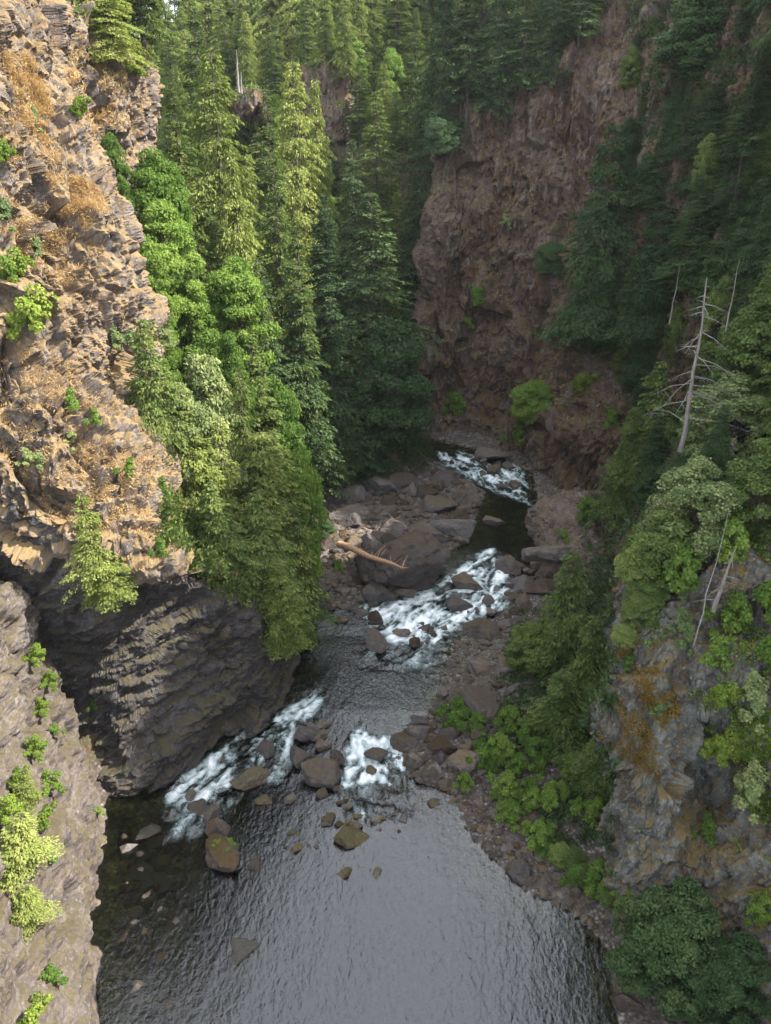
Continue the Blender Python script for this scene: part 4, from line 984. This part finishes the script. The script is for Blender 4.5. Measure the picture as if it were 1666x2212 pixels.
for i, a in enumerate([
    (1005, 1262, 62, 38, 'boulder', 'dark wet boulder splitting the upper white rapids'),
    (1094, 1228, 62, 34, 'boulder', 'brown boulder at the right head of the rapids'),
    (812, 1393, 62, 46, 'boulder', 'brown boulder at the outflow of the rapids'),
    (1026, 1515, 78, 78, 'boulder', 'large mossy boulder on the right bank gravel'),
    (1030, 1578, 42, 58, 'boulder', 'upright block just below the large mossy bank boulder'),
    (538, 1690, 78, 40, 'ochre', 'smooth tan ochre boulder between the two lower chutes'),
    (485, 1852, 72, 76, 'boulder', 'flat faced boulder with grass on top in the pool'),
    (686, 1680, 74, 58, 'boulder', 'largest brown boulder on the lower rapids sill'),
    (646, 1640, 44, 62, 'boulder', 'tall boulder just left of the largest sill boulder'),
    (575, 1620, 42, 32, 'boulder', 'brown boulder in the middle of the left chute'),
    (322, 1798, 68, 32, 'ochre', 'yellow mossy slab at the foot of the left chute'),
    (754, 1810, 70, 48, 'ochre', 'square ochre boulder alone in the upper pool'),
    (552, 1868, 24, 30, 'ochre', 'small tan stone right of the grass topped boulder'),
    (745, 1888, 30, 20, 'ochre', 'small mossy stone below the square ochre boulder'),
    (815, 1886, 24, 26, 'ochre', 'small mossy stone right below the square ochre boulder'),
    (456, 1757, 44, 34, 'ochre', 'mossy boulder in the tail of the left chute'),
    (427, 1745, 32, 28, 'ochre', 'orange boulder in the tail of the left chute'),
    (470, 1796, 56, 38, 'boulder', 'brown boulder just above the grass topped one'),
    (411, 1716, 24, 24, 'ochre', 'small orange boulder at the left chute lip'),
    (692, 1592, 34, 26, 'ochre', 'moss capped boulder above the sill'),
    (656, 1592, 46, 38, 'boulder', 'brown boulder above the tall sill boulder'),
    (812, 1632, 44, 30, 'boulder', 'dark boulder in the white middle chute'),
    (803, 1668, 24, 18, 'boulder', 'small dark stone low in the middle chute'),
    (890, 1655, 34, 30, 'ochre', 'mossy boulder right of the middle chute'),
    (929, 1668, 34, 38, 'ochre', 'round mossy boulder at the corner of the right bank'),
    (572, 1730, 36, 22, 'ochre', 'low mossy stone below the tan boulder'),
    (728, 1640, 38, 30, 'boulder', 'brown stone against the left of the middle chute'),
    (712, 1772, 26, 22, 'boulder', 'stone in the upper pool left of the square ochre boulder'),
    (812, 1770, 20, 22, 'ochre', 'little ochre stone above the square ochre boulder to the right'),
    (750, 1744, 28, 16, 'ochre', 'flat ochre stone in the ripples above the square boulder'),
    (955, 1498, 28, 28, 'boulder', 'dark stone at the water edge above the right bank'),
    (880, 1285, 44, 22, 'boulder', 'dark stone in the left of the upper rapids'),
    (985, 1310, 56, 34, 'boulder', 'black wet rock in the middle of the upper rapids'),
    (1055, 1300, 28, 18, 'boulder', 'small dark stone low in the upper rapids'),
    (870, 1370, 40, 18, 'boulder', 'dark wet stone at the foot of the upper rapids'),
    (1052, 985, 64, 26, 'boulder', 'long boulder in the uppermost rapids'),
    (965, 1032, 58, 34, 'boulder', 'boulder at the left edge of the uppermost rapids'),
    (1070, 1018, 32, 16, 'boulder', 'small rock in the uppermost rapids'),
    (820, 1050, 78, 50, 'boulder', 'rusty topped boulder under the dark maple'),
    (985, 1142, 92, 50, 'boulder', 'wide grey boulder at the right of the bar'),
    (915, 1148, 80, 46, 'boulder', 'blocky boulder in the middle of the bar'),
    (850, 1140, 70, 36, 'boulder', 'low slab left of the blocky bar boulder'),
    (1010, 1080, 60, 50, 'boulder', 'upright boulder at the top right of the bar'),
    (940, 1090, 70, 40, 'boulder', 'boulder behind the blocky bar boulder'),
    (770, 1110, 90, 44, 'boulder', 'broad boulder at the left of the bar'),
    (720, 1080, 60, 34, 'boulder', 'boulder at the forest edge of the bar'),
    (1065, 1130, 50, 20, 'boulder', 'flat rock in the dark pool beside the bar'),
    (1190, 1195, 90, 40, 'boulder', 'rusty ledge block on the right bank by the dark pool'),
    (1170, 1270, 70, 44, 'boulder', 'grey block at the right bank below the shelf'),
    (1040, 1362, 100, 40, 'boulder', 'low wide rock at the right below the rapids'),
    (1040, 1440, 70, 44, 'boulder', 'rusty boulder beside the gravel patch'),
    (1095, 1430, 50, 40, 'boulder', 'boulder at the back of the gravel patch'),
    (950, 1610, 56, 46, 'boulder', 'boulder in the right bank heap, nearest the river bend'),
    (1000, 1640, 60, 54, 'boulder', 'wide boulder in the right bank heap by the leafy shrubs'),
    (905, 1560, 40, 30, 'boulder', 'boulder at the top of the right bank heap'),
    (935, 1735, 26, 20, 'ochre', 'tiny mossy stone in the still corner by the right bank'),
    (1105, 1700, 50, 36, 'boulder', 'rock among the leafy shrubs of the right bank'),
    (1125, 1890, 60, 44, 'boulder', 'dark rock with a hollow at the right edge of the pool'),
    (1350, 2160, 70, 40, 'boulder', 'low dark rock under the rounded fir'),
    ]): rock(*a, seed=i, dz=0.0)
rock(530, 2046, 76, 54, 'ochre', 'cracked ochre rock just breaking the surface of the pool', mesh=boulder_mesh(305, 'ochre', True, 16, .55), sink=.62)
fb = next(o for o in S.objects if o.get('label') == 'flat faced boulder with grass on top in the pool')
for dx_ in (-.5, .5):
    plant('shr1', fb.location+Vector((dx_*fb.scale.x*.8, .3*fb.scale.y, fb.scale.z*.62)), .5, fb.scale.x*.5, 'green tuft on the '+('left' if dx_ < 0 else 'right')+' of the flat faced pool boulder top')
# grass tuft on the flat faced boulder, smaller boulders in heaps
def heap(n, poly, smin, smax, label, group, seed, dz=.25, mats=('boulder',)):
    r = random.Random(seed); us = [p[0] for p in poly]; vs = [p[1] for p in poly]; c = 0; pp = [(float(a), float(b)) for a, b in poly]
    got = []
    while c < n:
        u, v = r.uniform(min(us), max(us)), r.uniform(min(vs), max(vs))
        if seg_dist(np.array([u]), np.array([v]), pp)[0] < 0: continue
        s = smin+(smax-smin)*r.random()**2
        if any(abs(u-a)+abs(v-b) < (s+q)*.33 for a, b, q in got) and r.random() < .9: continue
        got.append((u, v, s)); c += 1
        rock(u, v, s*r.uniform(.9, 1.25), s*r.uniform(.6, .95), r.choice(mats), label, group, dz=dz, seed=r.randrange(8))
heap(80, [(695, 1060), (800, 1035), (930, 1000), (1045, 1070), (1025, 1110), (1000, 1170), (930, 1215), (940, 1262), (700, 1310), (680, 1230), (700, 1120)], 14, 60, 'grey brown boulder heaped with others on the upper bar', 'boulders on the upper bar', 11, .9)
heap(36, [(868, 1600), (930, 1550), (975, 1470), (1000, 1600), (1010, 1680), (960, 1700), (890, 1690)], 12, 42, 'brown boulder in the heap at the right bank', 'boulders in the right bank heap', 12)
heap(20, [(975, 1400), (1010, 1380), (1110, 1320), (1150, 1400), (1120, 1560), (1060, 1620), (985, 1470)], 10, 36, 'rusty brown rock around the gravel patch', 'rocks around the gravel patch', 13)
heap(26, [(600, 1760), (640, 1700), (720, 1720), (900, 1730), (860, 1800), (700, 1830), (600, 1840)], 8, 24, 'small stone breaking the ripples of the upper pool', 'stones in the upper pool', 14, -.05, ('boulder', 'ochre'))
heap(16, [(640, 1560), (700, 1560), (740, 1700), (700, 1730), (630, 1700)], 14, 36, 'brown stone packed on the lower rapids sill', 'stones on the lower sill', 15, .1)
heap(16, [(990, 1750), (1060, 1780), (1150, 1900), (1240, 1950), (1150, 1925), (1080, 1870), (1010, 1800)], 10, 30, 'dark stone along the right edge of the pool', 'stones along the pool edge', 16)
heap(16, [(1100, 1190), (1160, 1200), (1165, 1280), (1110, 1330), (1090, 1290)], 14, 40, 'dark stone at the right edge of the rapids', 'stones right of the rapids', 17)
heap(14, [(690, 1290), (770, 1300), (850, 1310), (800, 1360), (720, 1340)], 10, 30, 'dark stone at the left edge of the rapids', 'stones left of the rapids', 18)
heap(12, [(960, 985), (1100, 1000), (1140, 1040), (1100, 1070), (1000, 1030)], 10, 28, 'black stone in the uppermost rapids', 'stones in the uppermost rapids', 19, .1)
heap(16, [(860, 1345), (960, 1330), (1060, 1290), (1090, 1310), (1000, 1370), (900, 1400)], 9, 24, 'black stone in the upper white rapids', 'stones in the upper white rapids', 20, .05)
print('rocks', time.time()-T0)

# ------------------------------------------------------------------ ground cover: dry grass, ferns, undergrowth
def cover(name, label, cat, regions, n, mat, L, wd, seed, up=.5, nzmin=-1, spread=.5, blades=7, noise_t=.0, hang=0.0):
    r = np.random.default_rng(seed); pts = []; nm = []
    polys = [[(float(a), float(b)) for a, b in p] for p in regions]
    per = n//len(polys)
    for p in polys:
        us = [a for a, b in p]; vs = [b for a, b in p]
        U = r.uniform(min(us), max(us), per*3); V_ = r.uniform(min(vs), max(vs), per*3)
        ok = seg_dist(U, V_, p) > 0
        for u, v in zip(U[ok][:per], V_[ok][:per]):
            h = hit(u, v)
            if h is None or h[1].z < nzmin: continue
            if h[0].y > 190: continue
            pts.append(h[0][:]); nm.append(h[1][:])
    pts = np.array(pts); nm = np.array(nm)
    if noise_t:
        k = fbm(pts, .35, 3, seed) > noise_t-.5; pts = pts[k]; nm = nm[k]
    B = np.repeat(np.arange(len(pts)), blades); m = len(B)
    base = pts[B]+r.normal(size=(m, 3))*spread*.35
    d = unit(nm[B]*.6+np.array([0, 0, up-hang])+r.normal(size=(m, 3))*.45)
    side = unit(np.cross(d, r.normal(size=(m, 3))))
    ll = L*(.5+r.random(m)); V2, F2 = kites(base, d, side, ll, wd*(.6+.8*r.random(m)), .2)
    o = link(name, mesh_np(name, V2, F2, M[mat])); tag(o, label, cat, kind='stuff'); print(name, len(F2)); return o
cover('dry_grass', 'dry orange grass on the sunny cliff and its slope', 'grass',
      [[(0, 250), (80, 200), (200, 400), (240, 520), (150, 620), (0, 560)], [(0, 760), (120, 760), (250, 860), (340, 960), (330, 1170), (100, 1120), (0, 980)], [(60, 400), (200, 380), (240, 480), (150, 500)],
       [(0, 100), (60, 100), (150, 330), (60, 300)]], 10000, 'grass', .36, .045, 1, .2, .05, .5, 8, .40)
cover('cliff_grass', 'rusty grass tufts on the rock of the upper left bluff', 'grass', [[(150, 60), (310, 150), (320, 290), (200, 290), (150, 200)]], 1200, 'grass', .5, .1, 2, .3, .1, .5, 6, .4)
cover('undergrowth', 'dark undergrowth and ferns covering the wooded right slope', 'undergrowth',
      [[(1180, 500), (1666, 300), (1666, 1150), (1350, 1200), (1330, 900), (1180, 820)], [(1340, 0), (1666, 0), (1666, 400), (1400, 300)], [(1120, 1300), (1330, 1200), (1330, 1900), (1250, 1900), (1050, 1560)]], 9000, 'shade_fir', .4, .22, 3, .5, -1, .8, 9, .45)
cover('leafy_cover', 'patches of leafy green cover on the near bluff', 'undergrowth', [[(1350, 1150), (1666, 1100), (1666, 1500), (1560, 1560), (1400, 1420)], [(1580, 1500), (1666, 1500), (1666, 2000), (1600, 1900)]], 2600, 'maple', .26, .18, 4, .5, -1, .5, 8, .5)
cover('moss_tufts', 'ochre moss and dry grass on the shaded cliffs', 'moss', [[(950, 300), (1170, 300), (1160, 880), (920, 850)], [(1180, 700), (1400, 700), (1300, 940), (1180, 920)]], 4200, 'grass', .22, .07, 5, .3, .25, .4, 6, .45)
M['moss'] = leaf_mat('golden_moss', (.09, .06, .018), (.22, .145, .04), (.36, .27, .08), .25)
cover('golden_moss', 'golden brown moss cushions on the brow of the near bluff', 'moss', [[(1295, 1520), (1360, 1500), (1420, 1600), (1430, 1690), (1340, 1640), (1300, 1600)], [(1370, 1450), (1430, 1440), (1470, 1540), (1430, 1570), (1380, 1500)], [(1345, 1230), (1370, 1230), (1380, 1400), (1340, 1420)]], 4200, 'moss', .13, .07, 9, .3, -.6, .35, 9, .45)
cover('slope_undergrowth', 'green undergrowth beneath the trees of the left slope and ledge', 'undergrowth', [[(350, 1050), (640, 1150), (660, 1320), (500, 1300), (350, 1180)], [(300, 700), (900, 500), (900, 1000), (650, 1040), (350, 1000)]], 4500, 'fir', .4, .25, 6, .5, -1, .8, 8, .4)
cover('prow_moss', 'strips of green and ochre moss on the ledges of the dark face', 'moss', [[(200, 1330), (640, 1380), (600, 1540), (450, 1620), (260, 1700), (200, 1560)]], 700, 'shrub', .14, .07, 7, .4, .45, .3, 5, .6)
def floor_cover(name, label, n, box, test, mat, L, wd, seed, kk=5):
    r = np.random.default_rng(seed); px = r.uniform(box[0], box[1], n); py = r.uniform(box[2], box[3], n)
    k = test(px, py); px, py = px[k], py[k]
    pts = []; 
    for a_, b2 in zip(px, py):
        p, nn = ground(a_, b2)
        if p is not None: pts.append(p[:])
    pts = np.array(pts); B = np.repeat(np.arange(len(pts)), kk); m = len(B)
    base = pts[B]+r.normal(size=(m, 3))*np.array([.6, .6, .25])+np.array([0, 0, .15])
    d = unit(r.normal(size=(m, 3))*np.array([1, 1, .5])+np.array([0, 0, .35])); side = unit(np.cross(d, r.normal(size=(m, 3))+np.array([0, 0, 1.5])))
    ll = L*(.5+r.random(m)); V2, F2 = kites(base, d, side, ll, wd*(.6+.8*r.random(m)), .2)
    tag(link(name, mesh_np(name, V2, F2, M[mat])), label, 'undergrowth', kind='stuff'); print(name, len(F2))
aL = lambda a, b: seg_dist(a, b, HILL_L); aR = lambda a, b: seg_dist(a, b, HILL_R)
floor_cover('forest_floor', 'ferns and undergrowth on the slopes under the left hand forest', 16000, (-60, 10, 88, 168), lambda a, b: aL(a, b) > .5, 'fir', .55, .34, 1)
floor_cover('valley_floor_brush', 'brush between the trees at the head of the valley', 16000, (-70, 45, 158, 240), lambda a, b: aR(a, b) > 1, 'fir', .8, .5, 2)
floor_cover('right_slope_brush', 'brush and ferns between the trees of the right slope', 12000, (20, 62, 40, 140), lambda a, b: aR(a, b) > .5, 'shade_fir', .5, .3, 3)
def stones(name, label, n, poly, smin, smax, seed, mat='boulder', lift=0.):
    r = np.random.default_rng(seed); V0, F0 = ico(1); pp = [(float(a), float(b)) for a, b in poly]
    us = [a for a, b in pp]; vs = [b for a, b in pp]; U = r.uniform(min(us), max(us), n*4); V_ = r.uniform(min(vs), max(vs), n*4)
    ok = seg_dist(U, V_, pp) > 0; Vs = []; Fs = []; o = 0
    for u, v in zip(U[ok][:n], V_[ok][:n]):
        h = hit(u, v)
        if h is None or (name == 'bed_stones' and h[0].z > float(lev(h[0].y))-.25): continue
        sz = (smin+(smax-smin)*r.random()**3); dirs = unit(r.normal(size=(7, 3))); dd = r.uniform(.6, 1, 7)
        dt = V0@dirs.T; rr = np.minimum(np.where(dt > .05, dd/np.maximum(dt, .05), 9).min(1), 1.3)
        P = V0*rr[:, None]*sz*np.array([1, r.uniform(.7, 1.1), r.uniform(.5, .9)])
        a = r.random()*6.28; P = P@np.array([[math.cos(a), math.sin(a), 0], [-math.sin(a), math.cos(a), 0], [0, 0, 1]])
        Vs.append(P+np.array(h[0][:])+np.array([0, 0, sz*.1+lift])); Fs.append(F0+o); o += len(V0)
    tag(link(name, mesh_np(name, np.concatenate(Vs), np.concatenate(Fs), M[mat])), label, 'stones', kind='stuff')
stones('bar_stones', 'countless smaller stones between the boulders of the upper bar', 2600, [(690, 1050), (800, 1030), (930, 990), (1050, 1060), (1035, 1110), (1010, 1172), (930, 1215), (940, 1265), (850, 1290), (690, 1330), (670, 1230), (700, 1120)], .12, .85, 1)
stones('bank_stones', 'countless stones and cobbles along the right bank', 2600, [(960, 1480), (980, 1390), (1120, 1310), (1180, 1290), (1160, 1560), (1120, 1650), (1240, 1900), (1300, 2030), (1150, 1935), (1000, 1780), (860, 1660), (862, 1590)], .08, .5, 2)
stones('shore_stones', 'stones along the foot of the left forest and the far bend', 500, [(900, 940), (1150, 985), (1165, 1100), (1150, 1130), (1120, 1000), (960, 960)], .1, .6, 3)
stones('gravel_patch', 'pale washed gravel in patches on the right bank', 2600, [(1000, 1360), (1060, 1350), (1150, 1440), (1130, 1490), (1080, 1470), (1000, 1480), (985, 1410)], .05, .22, 5, 'gravel')
stones('bed_stones', 'cobbles and slabs lying on the bed of the clear shallows', 900, [(262, 1810), (340, 1765), (480, 1790), (520, 1900), (480, 2100), (400, 2230), (255, 2230)], .12, 1.1, 6)
stones('sill_stones', 'cobbles of the lower sill just under the ripples', 700, [(600, 1560), (700, 1540), (760, 1600), (740, 1710), (900, 1740), (860, 1820), (640, 1830), (400, 1800), (560, 1720)], .08, .4, 4)

# thin summer haze standing in the whole gorge
HV = np.array([(a, b, c) for a in (-215, 235) for b in (-60, 640) for c in (-8, 190)], float)
HF = np.array([(0, 1, 3, 2), (4, 6, 7, 5), (0, 4, 5, 1), (2, 3, 7, 6), (0, 2, 6, 4), (1, 5, 7, 3)])
hm = bpy.data.materials.new('haze_air'); hm.use_nodes = True; hm.node_tree.nodes.clear()
hv = hm.node_tree.nodes.new('ShaderNodeVolumePrincipled'); hv.inputs['Color'].default_value = (.86, .92, 1, 1); hv.inputs['Density'].default_value = .00006; hv.inputs['Anisotropy'].default_value = .2
ho = hm.node_tree.nodes.new('ShaderNodeOutputMaterial'); hm.node_tree.links.new(hv.outputs[0], ho.inputs['Volume'])
tag(link('haze', mesh_np('haze', HV, HF, hm)), kind='stuff')

# ------------------------------------------------------------------ labels of the repeats: where each stands beside something one can find
bpy.context.view_layer.update()
def proj(p):
    dep_ = p[1]*CP+(H-p[2])*SP; return 833+F*p[0]/dep_, 1106-F*(p[1]*SP-(H-p[2])*CP)/dep_
LM = [(880, 1222, 'the largest bar boulder'), (770, 1195, 'the fallen log'), (915, 1148, 'the blocky bar boulder'), (850, 1010, 'the overhanging dark maple'), (985, 1142, 'the wide grey bar boulder'), (720, 1080, 'the forest edge of the bar'),
      (1052, 985, 'the uppermost rapids'), (1060, 1280, 'the upper white rapids'), (770, 1300, 'the head of the middle pool'), (1026, 1515, 'the large mossy bank boulder'), (1040, 1440, 'the gravel patch'), (929, 1668, 'the round mossy corner boulder'),
      (686, 1680, 'the largest sill boulder'), (754, 1810, 'the square ochre boulder'), (485, 1852, 'the flat faced pool boulder'), (810, 1640, 'the middle chute'), (538, 1690, 'the smooth tan boulder'), (1125, 1890, 'the dark hollow rock'), (1190, 1195, 'the rusty ledge block'),
      (1200, 1750, 'the tall firs of the right bank'), (1040, 1650, 'the top of the leafy bank'),
      (455, 300, 'the broadest pale cedar'), (700, 210, 'the distant rocky knob'), (560, 230, 'the small far rock band'), (515, 150, 'the two bare far poles'), (330, 30, 'the gap of sky'), (800, 560, 'the fir with the bare trunk'), (350, 480, 'the round bright maple'),
      (505, 640, 'the bright middle maple'), (250, 60, 'the upper left bluff cedar'), (490, 780, 'the bright maple sprig'), (600, 1000, 'the olive ledge cedar'), (860, 60, 'the yellow fir at the top edge'), (750, 110, 'the bright hilltop maple'),
      (1030, 120, 'the rim of the brown cliff'), (1270, 450, 'the large shaded cedar'), (1500, 780, 'the tall bare snag'), (1420, 60, 'the bare rock rib'), (1590, 620, 'the thin grey snag'), (1455, 630, 'the slim dead trunk'), (1490, 1080, 'the yellow edged leafy tree'), (1565, 1240, 'the short broken snag'), (925, 450, 'the left edge of the brown cliff')]
NOUN = {'boulder': 'boulder', 'trees on the left slope': 'conifer', 'trees at the valley head': 'valley tree', 'firs along the skyline': 'skyline fir', 'trees on the right slope': 'shaded tree', 'trees on the right rim': 'rim fir', 'trees behind the brown cliff': 'dark fir', 'small trees on the ledge': 'small ledge tree', 'shrubs on the right bank': 'bank shrub'}
CLR = {'boulder': 'brown', 'shrubs on the right bank': 'green'}
ORD = ['nearest', 'second nearest', 'third nearest', 'fourth nearest', 'fifth nearest', 'sixth nearest', 'seventh nearest', 'eighth nearest', 'ninth nearest', 'tenth nearest', 'eleventh nearest', 'twelfth nearest', 'thirteenth nearest', 'fourteenth nearest', 'fifteenth nearest', 'sixteenth nearest']
bucket = {}
for o in [o for o in S.objects if o.get('group') and o.parent is None]:
    big = o.location.copy()
    if o.type == 'EMPTY': big.z += o.scale.z*10
    u, v = proj(big)
    if not (-40 < u < 1706 and -200 < v < 2240): continue
    k = min(LM, key=lambda m: (m[0]-u)**2+(m[1]-v)**2); dx, dy = u-k[0], v-k[1]
    a = (math.degrees(math.atan2(-dy, dx))+22.5) % 360
    dr = ['to the right of', 'to the upper right of', 'above', 'to the upper left of', 'to the left of', 'to the lower left of', 'below', 'to the lower right of'][int(a//45)]
    noun = 'boulder' if o.type == 'MESH' else NOUN.get(o['group'], 'tree')
    if o.type == 'MESH' and max(o.scale) < .9: noun = 'stone'
    bucket.setdefault((noun, dr, k[2]), []).append((math.hypot(dx, dy), o))
for (noun, dr, lm), L_ in bucket.items():
    L_.sort(key=lambda t: t[0])
    for i_, (d_, o) in enumerate(L_):
        o['label'] = f"{noun}, {ORD[i_] if i_ < 16 else 'farthest'} {dr} {lm}"
print('done', time.time()-T0, len(S.objects))
